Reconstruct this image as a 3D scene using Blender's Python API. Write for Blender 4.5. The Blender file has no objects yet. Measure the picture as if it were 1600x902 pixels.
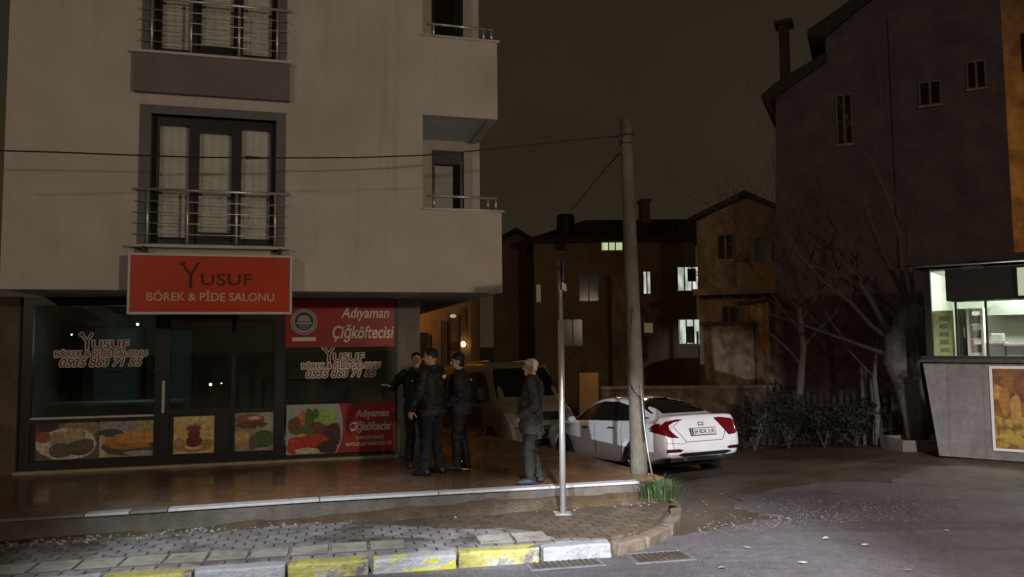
import bpy, bmesh, math, random
from mathutils import Vector, Matrix, noise
from mathutils.bvhtree import BVHTree
random.seed(7)
S = bpy.context.scene
COL = S.collection
PI = math.pi
R = math.radians

# ------------------------------------------------------------------ camera, sky, lights, exposure
F, CH = 1200.0, 2.3
cam = bpy.data.objects.new('camera', bpy.data.cameras.new('camera'))
COL.objects.link(cam)
CM = Matrix.Rotation(PI/2 + R(4.0), 3, 'X') @ Matrix.Rotation(R(-0.56), 3, 'Z')
cam.matrix_world = Matrix.Translation((0, 0, CH)) @ CM.to_4x4()
cam.data.sensor_width = 36
cam.data.lens = 36*F/1600
cam.data.clip_end = 2000
S.camera = cam

world = bpy.data.worlds.new('World'); S.world = world; world.use_nodes = True
wn = world.node_tree.nodes; wl = world.node_tree.links
wn.clear()
w_out = wn.new('ShaderNodeOutputWorld'); w_bg = wn.new('ShaderNodeBackground')
w_tc = wn.new('ShaderNodeTexCoord'); w_sep = wn.new('ShaderNodeSeparateXYZ')
w_ramp = wn.new('ShaderNodeValToRGB')
w_ramp.color_ramp.elements[0].position = 0.0
w_ramp.color_ramp.elements[0].color = (0.031, 0.0236, 0.0135, 1)
w_ramp.color_ramp.elements[1].position = 0.75
w_ramp.color_ramp.elements[1].color = (0.0172, 0.0132, 0.0080, 1)
w_noise = wn.new('ShaderNodeTexNoise'); w_noise.inputs['Scale'].default_value = 2.2
w_noise.inputs['Detail'].default_value = 5
w_mul = wn.new('ShaderNodeMix'); w_mul.data_type = 'RGBA'; w_mul.blend_type = 'MULTIPLY'
w_mul.inputs[0].default_value = 0.6
w_sky = wn.new('ShaderNodeTexSky'); w_sky.sky_type = 'NISHITA'; w_sky.sun_disc = False
w_sky.sun_elevation = R(-6); w_sky.sun_rotation = R(200)
w_add = wn.new('ShaderNodeMix'); w_add.data_type = 'RGBA'; w_add.blend_type = 'ADD'
w_add.inputs[0].default_value = 0.02
wl.new(w_tc.outputs['Generated'], w_sep.inputs[0]); wl.new(w_sep.outputs['Z'], w_ramp.inputs[0])
wl.new(w_tc.outputs['Generated'], w_noise.inputs['Vector'])
wl.new(w_ramp.outputs['Color'], w_mul.inputs[6]); wl.new(w_noise.outputs['Fac'], w_mul.inputs[7])
wl.new(w_mul.outputs[2], w_add.inputs[6]); wl.new(w_sky.outputs['Color'], w_add.inputs[7])
wl.new(w_add.outputs[2], w_bg.inputs['Color']); w_bg.inputs['Strength'].default_value = 1.28
wl.new(w_bg.outputs[0], w_out.inputs[0])

def lamp(name, kind, loc, power, color, size=0.15, target=None, cone=None, blend=0.3):
    l = bpy.data.lights.new(name, kind); o = bpy.data.objects.new(name, l); COL.objects.link(o)
    o.location = loc; l.energy = power; l.color = color
    if kind in ('POINT', 'SPOT'): l.shadow_soft_size = size
    if kind == 'AREA': l.size = size
    if kind == 'SPOT': l.spot_size = R(cone); l.spot_blend = blend
    if target is not None:
        o.rotation_euler = (Vector(target) - Vector(loc)).to_track_quat('-Z', 'Y').to_euler()
    return o
WARM = (1.0, 0.82, 0.62); COOL = (0.80, 0.88, 1.0); SODIUM = (1.0, 0.42, 0.08)
lamp('street_light', 'POINT', (8.0, -2.5, 4.5), 1640, WARM, 0.25)
lamp('far_street_light', 'POINT', (-9.0, -9.0, 8.0), 1150, (1.0, 0.86, 0.70), 0.3)
lamp('pool_light', 'SPOT', (-1.3, 1.2, 7.0), 6000, COOL, 0.10, (-2.2, 7.7, 0), 35, 0.8)
lamp('pool_light', 'SPOT', (1.2, 1.2, 7.0), 10500, COOL, 0.10, (1.6, 7.9, 0), 33, 0.75)
lamp('pool_light', 'SPOT', (4.6, 0.5, 7.0), 6200, (1.0, 0.86, 0.90), 0.2, (5.4, 8.0, 0), 62, 0.9)  # added fill that brightens the road at right
lamp('kiosk_fill_light', 'SPOT', (5.0, 2.0, 5.0), 2300, (1.0, 0.95, 0.92), 0.2, (9.1, 16.2, 0.5), 16, 0.7)  # added spot that brightens the kiosk wall and the thick trunk
lamp('headlight', 'SPOT', (-2.6, -2.6, 0.9), 7600, COOL, 0.06, (2.6, 14.2, 0.15), 13, 0.5)
lamp('lane_street_light', 'POINT', (-3.9, 22.9, 3.4), 62, SODIUM, 0.12)
lamp('gate_fill_light', 'POINT', (2.95, 22.6, 2.0), 14, SODIUM, 0.08)  # small lamp added to brighten the garden gate
lamp('yard_street_light', 'POINT', (4.4, 25.2, 4.4), 55, (1.0, 0.52, 0.20), 0.12)
lamp('back_fill_light', 'POINT', (-1.5, 30.0, 4.6), 34, (1.0, 0.5, 0.17), 0.2)  # added lamp that lifts the far houses out of black
lamp('corner_street_light', 'POINT', (19.5, 25.0, 9.0), 800, SODIUM, 0.2)

S.view_settings.view_transform = 'Standard'; S.view_settings.look = 'None'
S.view_settings.exposure = 0.0; S.view_settings.gamma = 1.0
S.view_settings.use_curve_mapping = False
S.cycles.max_bounces = 6; S.cycles.caustics_reflective = False; S.cycles.caustics_refractive = False
try: S.cycles.use_denoising = True; S.cycles.sample_clamp_indirect = 3.0; S.cycles.sample_clamp_direct = 12.0
except Exception: pass

# ------------------------------------------------------------------ helpers
CPOS = Vector((0, 0, CH))
def ray(px, py): return CM @ Vector(((px-800)/F, -(py-451)/F, -1))
def on_z(px, py, z):
    d = ray(px, py); return CPOS + d*((z-CH)/d.z)
def on_y(px, py, Y):
    d = ray(px, py); return CPOS + d*(Y/d.y)

MATS = {}
def mat(name, col, rough=0.7, nscale=6.0, namt=0.15, bump=0.0, bscale=None, metal=0.0, spec=0.5, emit=None, estr=0.0, coat=0.0):
    if name in MATS: return MATS[name]
    m = bpy.data.materials.new(name); m.use_nodes = True; MATS[name] = m
    n, l = m.node_tree.nodes, m.node_tree.links
    b = n['Principled BSDF']
    b.inputs['Roughness'].default_value = rough; b.inputs['Metallic'].default_value = metal
    b.inputs['Specular IOR Level'].default_value = spec
    b.inputs['Coat Weight'].default_value = coat
    if emit:
        b.inputs['Emission Color'].default_value = (*emit, 1); b.inputs['Emission Strength'].default_value = estr
    tc = n.new('ShaderNodeTexCoord')
    nz = n.new('ShaderNodeTexNoise'); nz.inputs['Scale'].default_value = nscale; nz.inputs['Detail'].default_value = 6
    nz.inputs['Roughness'].default_value = 0.6
    rp = n.new('ShaderNodeValToRGB')
    rp.color_ramp.elements[0].position = 0.3; rp.color_ramp.elements[1].position = 0.7
    rp.color_ramp.elements[0].color = (*[max(0, c*(1-namt)) for c in col], 1)
    rp.color_ramp.elements[1].color = (*[min(1, c*(1+namt)) for c in col], 1)
    l.new(tc.outputs['Object'], nz.inputs['Vector']); l.new(nz.outputs['Fac'], rp.inputs[0])
    l.new(rp.outputs['Color'], b.inputs['Base Color'])
    if bump:
        n2 = n.new('ShaderNodeTexNoise'); n2.inputs['Scale'].default_value = bscale or nscale*8; n2.inputs['Detail'].default_value = 5
        bp = n.new('ShaderNodeBump'); bp.inputs['Strength'].default_value = bump; bp.inputs['Distance'].default_value = 0.02
        l.new(tc.outputs['Object'], n2.inputs['Vector']); l.new(n2.outputs['Fac'], bp.inputs['Height'])
        l.new(bp.outputs['Normal'], b.inputs['Normal'])
    return m

def stain(m, col, scale, lo, hi, stretch=(1, 1, 1), amt=1.0):
    """lay a second colour over a material in large irregular patches"""
    n, l = m.node_tree.nodes, m.node_tree.links
    b = n['Principled BSDF']; src = b.inputs['Base Color'].links[0].from_socket
    tc = n.new('ShaderNodeTexCoord'); mp = n.new('ShaderNodeMapping'); mp.inputs['Scale'].default_value = stretch
    nz = n.new('ShaderNodeTexNoise'); nz.inputs['Scale'].default_value = scale; nz.inputs['Detail'].default_value = 8
    nz.inputs['Roughness'].default_value = 0.65
    mr = n.new('ShaderNodeMapRange'); mr.inputs[1].default_value = lo; mr.inputs[2].default_value = hi; mr.inputs[4].default_value = amt
    mx = n.new('ShaderNodeMix'); mx.data_type = 'RGBA'
    l.new(tc.outputs['Object'], mp.inputs[0]); l.new(mp.outputs[0], nz.inputs['Vector']); l.new(nz.outputs['Fac'], mr.inputs[0])
    l.new(mr.outputs[0], mx.inputs[0]); l.new(src, mx.inputs[6]); mx.inputs[7].default_value = (*col, 1)
    l.new(mx.outputs[2], b.inputs['Base Color'])
    return m

def glass(name, tint=(0.6, 0.65, 0.62), refl=0.12, rough=0.02):
    if name in MATS: return MATS[name]
    m = bpy.data.materials.new(name); m.use_nodes = True; MATS[name] = m
    n, l = m.node_tree.nodes, m.node_tree.links; n.clear()
    out = n.new('ShaderNodeOutputMaterial'); tr = n.new('ShaderNodeBsdfTransparent'); gl = n.new('ShaderNodeBsdfGlossy')
    mx = n.new('ShaderNodeMixShader'); fr = n.new('ShaderNodeFresnel'); fr.inputs[0].default_value = 1.5
    mt = n.new('ShaderNodeMath'); mt.operation = 'ADD'; mt.inputs[1].default_value = refl
    tr.inputs[0].default_value = (*tint, 1); gl.inputs['Roughness'].default_value = rough
    l.new(fr.outputs[0], mt.inputs[0]); l.new(mt.outputs[0], mx.inputs[0])
    l.new(tr.outputs[0], mx.inputs[1]); l.new(gl.outputs[0], mx.inputs[2]); l.new(mx.outputs[0], out.inputs[0])
    return m

class MB:
    def __init__(s): s.v = []; s.f = []
    def add(s, vs, fs):
        k = len(s.v); s.v += [tuple(v) for v in vs]; s.f += [tuple(i+k for i in f) for f in fs]; return s
    def box(s, x0, x1, y0, y1, z0, z1):
        return s.add([(x0,y0,z0),(x1,y0,z0),(x1,y1,z0),(x0,y1,z0),(x0,y0,z1),(x1,y0,z1),(x1,y1,z1),(x0,y1,z1)],
              [(0,3,2,1),(4,5,6,7),(0,1,5,4),(1,2,6,5),(2,3,7,6),(3,0,4,7)])
    def prism(s, pts, y0, y1):
        """outline in (x,z), pushed from y0 to y1"""
        n = len(pts)
        return s.add([(p[0], y0, p[1]) for p in pts] + [(p[0], y1, p[1]) for p in pts],
              [tuple(range(n)), tuple(range(2*n-1, n-1, -1))] + [(i, i+n, (i+1) % n+n, (i+1) % n) for i in range(n)])
    def slab(s, pts, z0, z1):
        """outline in (x,y), pushed from z0 to z1"""
        n = len(pts)
        return s.add([(p[0], p[1], z0) for p in pts] + [(p[0], p[1], z1) for p in pts],
              [tuple(range(n-1, -1, -1)), tuple(range(n, 2*n))] + [(i, (i+1) % n, (i+1) % n+n, i+n) for i in range(n)])
    def tube(s, path, rad, seg=8, caps=True):
        path = [Vector(p) for p in path]; n = len(path)
        if not hasattr(rad, '__len__'): rad = [rad]*n
        rings = []; up = Vector((0.31, 0.17, 0.93))
        for i, p in enumerate(path):
            t = (path[min(i+1, n-1)] - path[max(i-1, 0)]).normalized()
            a = t.cross(up)
            if a.length < 1e-3: a = t.cross(Vector((1, 0, 0)))
            a.normalize(); b = t.cross(a)
            up = b.cross(t) if False else up
            rings.append([p + (a*math.cos(2*PI*j/seg) + b*math.sin(2*PI*j/seg))*rad[i] for j in range(seg)])
        vs = [v for r in rings for v in r]; fs = []
        for i in range(n-1):
            for j in range(seg):
                fs.append((i*seg+j, i*seg+(j+1) % seg, (i+1)*seg+(j+1) % seg, (i+1)*seg+j))
        if caps: fs += [tuple(range(seg-1, -1, -1)), tuple(range((n-1)*seg, n*seg))]
        return s.add(vs, fs)
    def ball(s, c, r, seg=12, rings=8, rot=None):
        if not hasattr(r, '__len__'): r = (r, r, r)
        vs = []; fs = []
        for i in range(rings+1):
            th = PI*i/rings
            for j in range(seg):
                ph = 2*PI*j/seg
                d = Vector((r[0]*math.sin(th)*math.cos(ph), r[1]*math.sin(th)*math.sin(ph), r[2]*math.cos(th)))
                if rot is not None: d = rot @ d
                vs.append(Vector(c) + d)
        for i in range(rings):
            for j in range(seg):
                fs.append((i*seg+j, (i+1)*seg+j, (i+1)*seg+(j+1) % seg, i*seg+(j+1) % seg))
        return s.add(vs, fs)
    def bone(s, a, b, ra, rb, seg=14):
        """tapered limb with rounded ends"""
        a = Vector(a); b = Vector(b); d = b-a; L = d.length; t = d/L
        path = []; rad = []
        for k in range(5):
            q = PI/2*(k/4); path.append(a - t*ra*math.cos(q)*0.999); rad.append(max(ra*math.sin(q), 1e-3))
        for k in range(1, 6): path.append(a + d*k/6); rad.append(ra + (rb-ra)*k/6)
        for k in range(5):
            q = PI/2*(k/4); path.append(b + t*rb*math.sin(q)*0.999); rad.append(max(rb*math.cos(q), 1e-3))
        return s.tube(path, rad, seg)
    def rings(s, rs, seg=24):
        """closed body from elliptical rings (cx,cy,cz,rx,ry)"""
        vs = []; fs = []; n = len(rs)
        for cx, cy, cz, rx, ry in rs:
            for j in range(seg):
                q = 2*PI*j/seg
                vs.append((cx + rx*math.cos(q), cy + ry*math.sin(q), cz))
        for i in range(n-1):
            for j in range(seg): fs.append((i*seg+j, i*seg+(j+1) % seg, (i+1)*seg+(j+1) % seg, (i+1)*seg+j))
        fs += [tuple(range(seg-1, -1, -1)), tuple(range((n-1)*seg, n*seg))]
        return s.add(vs, fs)
    def mesh(s, name):
        me = bpy.data.meshes.new(name); me.from_pydata(s.v, [], s.f); me.validate(); me.update(); return me
    def build(s, name, m, parent=None, smooth=False, bevel=0, fix=True):
        me = s.mesh(name)
        if fix or bevel:
            bm = bmesh.new(); bm.from_mesh(me)
            if fix: bmesh.ops.recalc_face_normals(bm, faces=bm.faces)
            if bevel:
                es = [e for e in bm.edges if len(e.link_faces) == 2 and e.calc_face_angle(0) > 0.6]
                bmesh.ops.bevel(bm, geom=es, offset=bevel, segments=2, affect='EDGES', profile=0.6)
            bm.to_mesh(me); bm.free()
        return link(me, name, m, parent, smooth)

def link(me, name, m, parent=None, smooth=False):
    me.name = name
    me.materials.clear()
    if m: me.materials.append(m)
    if smooth: me.polygons.foreach_set('use_smooth', [True]*len(me.polygons))
    o = bpy.data.objects.new(name, me); COL.objects.link(o)
    if parent is not None: o.parent = parent
    return o

def tag(o, label=None, cat=None, group=None, kind=None):
    if label: o['label'] = label
    if cat: o['category'] = cat
    if group: o['group'] = group
    if kind: o['kind'] = kind
    return o
def thing(name, label, cat, loc=(0, 0, 0), rotz=0.0, group=None):
    o = bpy.data.objects.new(name, None); COL.objects.link(o)
    o.location = loc; o.rotation_euler = (0, 0, rotz); o.empty_display_size = 0.2
    return tag(o, label, cat, group)

FONT = None
def text_mesh(txt, size, offset=0.0, shear=0.0, width=None, height=None, align='CENTER', extrude=0.0, sx=1.0, space=1.0, line=1.0):
    """lettering in the x,z plane facing -y, centred on the origin"""
    c = bpy.data.curves.new('lettering', 'FONT'); c.body = txt; c.size = size; c.offset = offset; c.shear = shear
    c.align_x = align; c.extrude = extrude; c.space_character = space; c.space_line = line; c.resolution_u = 4
    o = bpy.data.objects.new('lettering', c); COL.objects.link(o)
    dg = bpy.context.evaluated_depsgraph_get(); dg.update()
    me = bpy.data.meshes.new_from_object(o.evaluated_get(dg))
    bpy.data.objects.remove(o); bpy.data.curves.remove(c)
    if len(me.vertices):
        xs = [v.co.x for v in me.vertices]; ys = [v.co.y for v in me.vertices]
        cx, cy = (min(xs)+max(xs))/2, (min(ys)+max(ys))/2
        kx = (width/(max(xs)-min(xs))) if width else sx
        ky = (height/(max(ys)-min(ys))) if height else (kx if width else 1.0)
        for v in me.vertices: v.co = Vector(((v.co.x-cx)*kx, -v.co.z, (v.co.y-cy)*ky))
    return me
def join_meshes(parts, name):
    """parts: list of (mesh, offset)"""
    mb = MB()
    for me, off in parts:
        mb.add([v.co + Vector(off) for v in me.vertices], [tuple(p.vertices) for p in me.polygons])
    return mb

def remesh(mb, voxel, smooth_it=6, fold=0.0, fscale=9.0, seed=0.0):
    me = mb.mesh('tmp'); o = bpy.data.objects.new('tmp', me); COL.objects.link(o)
    bm = bmesh.new(); bm.from_mesh(me); bmesh.ops.recalc_face_normals(bm, faces=bm.faces); bm.to_mesh(me); bm.free()
    r = o.modifiers.new('r', 'REMESH'); r.mode = 'VOXEL'; r.voxel_size = voxel
    k = o.modifiers.new('s', 'SMOOTH'); k.iterations = smooth_it; k.factor = 0.5
    dg = bpy.context.evaluated_depsgraph_get(); dg.update()
    out = bpy.data.meshes.new_from_object(o.evaluated_get(dg))
    bpy.data.objects.remove(o)
    if fold:
        nr = [v.normal.copy() for v in out.vertices]
        for v, nn in zip(out.vertices, nr):
            p = v.co
            q = noise.noise(Vector((p.x*fscale, p.y*fscale, p.z*fscale*1.7 + seed))) + 0.5*noise.noise(Vector((p.x*fscale*2.3+seed, p.y*fscale*2.3, p.z*fscale*3.1)))
            v.co = p + nn*fold*q
    return out

# ------------------------------------------------------------------ materials
M = {}
M['plaster'] = stain(mat('beige_plaster', (0.52, 0.47, 0.405), 0.9, 1.2, 0.10, 0.25, 60), (0.36, 0.31, 0.26), 0.55, 0.50, 0.75, (1, 1, 0.6), 0.7)
stain(M['plaster'], (0.27, 0.225, 0.18), 2.2, 0.56, 0.80, (2.2, 2.2, 0.10), 0.55); stain(M['plaster'], (0.58, 0.50, 0.42), 0.7, 0.55, 0.7, (1, 1, 1), 0.5)
M['greyplaster'] = mat('grey_plaster', (0.17, 0.15, 0.14), 0.9, 2.5, 0.15, 0.25, 60)
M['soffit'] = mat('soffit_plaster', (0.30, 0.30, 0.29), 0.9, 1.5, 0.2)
M['concrete'] = stain(mat('concrete', (0.26, 0.24, 0.21), 0.85, 4, 0.2, 0.3, 50), (0.14, 0.12, 0.10), 1.4, 0.45, 0.7)
M['frame'] = mat('dark_frame', (0.018, 0.017, 0.017), 0.4, 5, 0.2)
M['curtain'] = mat('curtain', (0.86, 0.82, 0.74), 0.9, 3, 0.15)
M['steel'] = mat('steel', (0.66, 0.64, 0.60), 0.36, 10, 0.1, metal=0.7)
M['marble'] = stain(mat('marble', (0.50, 0.49, 0.47), 0.5, 3, 0.12), (0.25, 0.22, 0.19), 2.0, 0.5, 0.75)
M['black'] = mat('black_plastic', (0.012, 0.012, 0.013), 0.5, 5, 0.2)
M['dark'] = mat('dark_interior', (0.03, 0.03, 0.03), 0.8, 3, 0.3)
M['red'] = mat('sign_red', (0.50, 0.045, 0.012), 0.35, 2, 0.08)
M['redfilm'] = mat('banner_red', (0.42, 0.018, 0.016), 0.4, 2, 0.10)
M['white'] = mat('white_paint', (0.72, 0.71, 0.68), 0.5, 4, 0.05)
M['letterdark'] = mat('letter_dark', (0.05, 0.008, 0.008), 0.4, 4, 0.1)
M['shopglass'] = glass('shop_glass', (0.55, 0.6, 0.58), 0.05)
M['winglass'] = glass('window_glass', (0.95, 0.96, 0.95), 0.03)

# ------------------------------------------------------------------ ground
SD = Vector((-0.42, 0.9075)); SO = Vector((2.3, 11.3))
def gh(x, y):
    s = (Vector((x, y)) - SO).dot(SD)
    s = max(0.0, min(s, 26.0))
    return -0.062*s if s > 1.2 else -0.062*s*s/2.4*1.0 if s < 1.2 else 0
def gh(x, y):
    s = max(0.0, min((Vector((x, y)) - SO).dot(SD), 26.0))
    return -0.062*(s*s/2.0 if s < 1.0 else s-0.5)
xs = [-400, -150, -60, -30] + [-20 + 0.5*i for i in range(101)] + [40, 60, 150, 400]
ys = [-200, -60, -25] + [-12 + 0.5*i for i in range(125)] + [60, 100, 200, 600]
mb = MB(); nx = len(xs)
mb.add([(x, y, gh(x, y) + (0.012*noise.noise(Vector((x*0.9, y*0.9, 0))) - 0.016 if abs(x) < 30 and -10 < y < 50 else -0.016)) for y in ys for x in xs],
       [(j*nx+i, j*nx+i+1, (j+1)*nx+i+1, (j+1)*nx+i) for j in range(len(ys)-1) for i in range(nx-1)])
M['dirt'] = stain(mat('wet_dirt', (0.070, 0.052, 0.034), 0.65, 3, 0.3, 0.9, 30), (0.11, 0.095, 0.075), 0.5, 0.5, 0.75, (1, 1, 1), 0.7)
tag(mb.build('ground', M['dirt'], smooth=True, fix=False), kind='structure')

M['asphalt'] = stain(mat('asphalt', (0.112, 0.100, 0.102), 0.55, 9, 0.25, 1.0, 90), (0.070, 0.060, 0.060), 0.7, 0.45, 0.7, (1, 1, 1), 0.8)
_sp = M['asphalt'].node_tree
def speckle(m, scale, lo, col):
    n, l = m.node_tree.nodes, m.node_tree.links
    b = n['Principled BSDF']; src = b.inputs['Base Color'].links[0].from_socket
    tc = n.new('ShaderNodeTexCoord'); vo = n.new('ShaderNodeTexVoronoi'); vo.inputs['Scale'].default_value = scale
    mr = n.new('ShaderNodeMapRange'); mr.inputs[1].default_value = lo; mr.inputs[2].default_value = lo*0.55
    nz = n.new('ShaderNodeTexNoise'); nz.inputs['Scale'].default_value = scale*0.35
    mu = n.new('ShaderNodeMath'); mu.operation = 'MULTIPLY'; mr2 = n.new('ShaderNodeMapRange'); mr2.inputs[1].default_value = 0.5; mr2.inputs[2].default_value = 0.6
    mx = n.new('ShaderNodeMix'); mx.data_type = 'RGBA'
    l.new(tc.outputs['Object'], vo.inputs['Vector']); l.new(tc.outputs['Object'], nz.inputs['Vector'])
    l.new(vo.outputs['Distance'], mr.inputs[0]); l.new(nz.outputs['Fac'], mr2.inputs[0])
    l.new(mr.outputs[0], mu.inputs[0]); l.new(mr2.outputs[0], mu.inputs[1])
    l.new(mu.outputs[0], mx.inputs[0]); l.new(src, mx.inputs[6]); mx.inputs[7].default_value = (*col, 1)
    l.new(mx.outputs[2], b.inputs['Base Color'])
stain(M['asphalt'], (0.045, 0.038, 0.037), 0.55, 0.52, 0.60, (0.35, 2.2, 1), 0.55); speckle(M['asphalt'], 46, 0.36, (0.22, 0.20, 0.20)); speckle(M['asphalt'], 24, 0.35, (0.05, 0.045, 0.045))
edge = [on_z(px, py, 0) for px, py in [(1045, 842), (1080, 835), (1150, 821), (1225, 806), (1200, 803), (1165, 799), (1150, 790), (1165, 777),
        (1210, 764), (1270, 757), (1340, 752), (1400, 757), (1470, 762), (1540, 766), (1610, 768)]]
def rough_line(pts, amp, n):
    out = []
    for a, b in zip(pts[:-1], pts[1:]):
        for k in range(n):
            p = a.lerp(b, k/n); out.append((p.x + amp*noise.noise(Vector((p.x*4, p.y*4, 3))), p.y + amp*noise.noise(Vector((p.x*4, p.y*4, 9)))))
    out.append((pts[-1].x, pts[-1].y)); return out
poly = [(60, -12), (60, 13.2)] + [(14, 12.4)] + rough_line(edge, 0.16, 9)[::-1] + [(1.3, 8.7), (0.98, 8.45), (-14, 5.2), (-40, -1.0), (-40, -12)]
mb = MB(); mb.slab(poly, -0.06, 0.004)
tag(mb.build('road', M['asphalt']), kind='structure')
# concrete apron before the kiosk
M['apron'] = stain(mat('apron', (0.13, 0.115, 0.095), 0.75, 4, 0.25, 0.6, 40), (0.07, 0.058, 0.045), 0.8, 0.42, 0.62)
ap = [on_z(px, py, 0) for px, py in [(1390, 750), (1440, 733), (1500, 727), (1610, 726)]]
mb = MB(); mb.slab(rough_line([edge[11], ap[0], ap[1], ap[2], ap[3], ap[3] + Vector((9, -1.5, 0))], 0.10, 5) + [(20, 12.2), (14, 12.1), (edge[14].x, edge[14].y-.05), (edge[13].x, edge[13].y-.05), (edge[12].x, edge[12].y-.05)], -0.05, 0.008)
tag(mb.build('apron_pavement', M['apron']), kind='structure')

# ------------------------------------------------------------------ sidewalk, tactile strip, terrace
KA, KB = Vector((-13.0, 5.495)), Vector((0.98, 8.53))          # back edge of the kerb
KD = (KB-KA).normalized(); KN = Vector((-KD.y, KD.x))
M['paver'] = mat('pavers', (0.225, 0.205, 0.19), 0.65, 5, 0.35)
def paver_nodes(m):
    n, l = m.node_tree.nodes, m.node_tree.links; b = n['Principled BSDF']
    src = b.inputs['Base Color'].links[0].from_socket
    tc = n.new('ShaderNodeTexCoord'); mp = n.new('ShaderNodeMapping'); mp.inputs['Rotation'].default_value = (0, 0, -math.atan2(KD.y, KD.x))
    br = n.new('ShaderNodeTexBrick'); br.inputs['Scale'].default_value = 1.0; br.inputs['Brick Width'].default_value = 0.21
    br.inputs['Row Height'].default_value = 0.14; br.inputs['Mortar Size'].default_value = 0.006; br.inputs['Mortar Smooth'].default_value = 0.3
    br.inputs['Color1'].default_value = (1, 1, 1, 1); br.inputs['Color2'].default_value = (0.72, 0.70, 0.70, 1); br.inputs['Mortar'].default_value = (0.55, 0.52, 0.50, 1)
    mx = n.new('ShaderNodeMix'); mx.data_type = 'RGBA'; mx.blend_type = 'MULTIPLY'; mx.inputs[0].default_value = 1
    l.new(tc.outputs['Object'], mp.inputs[0]); l.new(mp.outputs[0], br.inputs['Vector'])
    l.new(src, mx.inputs[6]); l.new(br.outputs['Color'], mx.inputs[7]); l.new(mx.outputs[2], b.inputs['Base Color'])
    bp = n.new('ShaderNodeBump'); bp.inputs['Strength'].default_value = 0.8; bp.inputs['Distance'].default_value = 0.02
    inv = n.new('ShaderNodeMath'); inv.operation = 'SUBTRACT'; inv.inputs[0].default_value = 1; l.new(br.outputs['Fac'], inv.inputs[1])
    l.new(inv.outputs[0], bp.inputs['Height']); l.new(bp.outputs['Normal'], b.inputs['Normal'])
paver_nodes(M['paver'])
def paver_ticks(m):
    """the dark notches where the interlocking pavers meet end to end"""
    n, l = m.node_tree.nodes, m.node_tree.links; b = n['Principled BSDF']; src = b.inputs['Base Color'].links[0].from_socket
    tc = n.new('ShaderNodeTexCoord'); mp = n.new('ShaderNodeMapping'); mp.inputs['Rotation'].default_value = (0, 0, -math.atan2(KD.y, KD.x))
    br = n.new('ShaderNodeTexBrick'); br.inputs['Scale'].default_value = 1.0; br.inputs['Brick Width'].default_value = 0.21; br.inputs['Row Height'].default_value = 0.14
    br.inputs['Mortar Size'].default_value = 0.015; br.inputs['Mortar Smooth'].default_value = 0.2
    sp = n.new('ShaderNodeSeparateXYZ'); dv = n.new('ShaderNodeMath'); dv.operation = 'DIVIDE'; dv.inputs[1].default_value = 0.14
    fr = n.new('ShaderNodeMath'); fr.operation = 'FRACT'; pp = n.new('ShaderNodeMath'); pp.operation = 'COMPARE'; pp.inputs[1].default_value = 0.5; pp.inputs[2].default_value = 0.27
    mu = n.new('ShaderNodeMath'); mu.operation = 'MULTIPLY'; mx = n.new('ShaderNodeMix'); mx.data_type = 'RGBA'; mx.inputs[7].default_value = (0.05, 0.042, 0.036, 1)
    l.new(tc.outputs['Object'], mp.inputs[0]); l.new(mp.outputs[0], br.inputs['Vector']); l.new(mp.outputs[0], sp.inputs[0])
    l.new(sp.outputs['Y'], dv.inputs[0]); l.new(dv.outputs[0], fr.inputs[0]); l.new(fr.outputs[0], pp.inputs[0])
    l.new(br.outputs['Fac'], mu.inputs[0]); l.new(pp.outputs[0], mu.inputs[1]); l.new(mu.outputs[0], mx.inputs[0]); l.new(src, mx.inputs[6])
    l.new(mx.outputs[2], b.inputs['Base Color'])
paver_ticks(M['paver'])
stain(M['paver'], (0.055, 0.036, 0.024), 0.9, 0.50, 0.62, (1, 1.6, 1), 0.9)
FL = [Vector((-13, 6.6)), Vector((-4.11, 9.04)), Vector((-2.38, 9.56)), Vector((1.63, 10.52)), Vector((2.18, 10.72))]   # front line of the terrace
sw = [(p.x, p.y) for p in (KA, KB)] + [(1.35, 8.80), (1.72, 9.35), (1.98, 10.05), (2.1, 10.6)] + [(p.x, p.y + 0.08) for p in reversed(FL)]
mb = MB(); mb.slab(sw, -0.05, 0.155)
tag(mb.build('sidewalk', M['paver']), kind='structure')
# muddy earth spread over the corner of the sidewalk
M['mud'] = stain(mat('mud', (0.080, 0.052, 0.027), 0.7, 4, 0.35, 0.9, 30), (0.14, 0.115, 0.085), 1.6, 0.55, 0.7)
m1 = rough_line([Vector((-1.6, 9.35, 0)), Vector((-0.9, 9.05, 0)), Vector((0.2, 8.95, 0)), Vector((0.45, 8.55, 0)), Vector((0.99, 8.53, 0))], 0.09, 6)
mb = MB(); mb.slab(m1 + [(1.352, 8.795), (1.725, 9.345), (1.985, 10.05), (2.1, 10.62), (1.63, 10.5), (-0.4, 10.02)], 0.12, 0.163)
M['mudpaver'] = stain(mat('muddy_pavers', (0.125, 0.092, 0.060), 0.6, 4, 0.3, 0.6, 30), (0.075, 0.048, 0.026), 1.1, 0.42, 0.62, (1, 1, 1), 0.9)
paver_nodes(M['mudpaver']); paver_ticks(M['mudpaver'])
tag(mb.build('mud_ground', M['mudpaver']), kind='structure')

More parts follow.
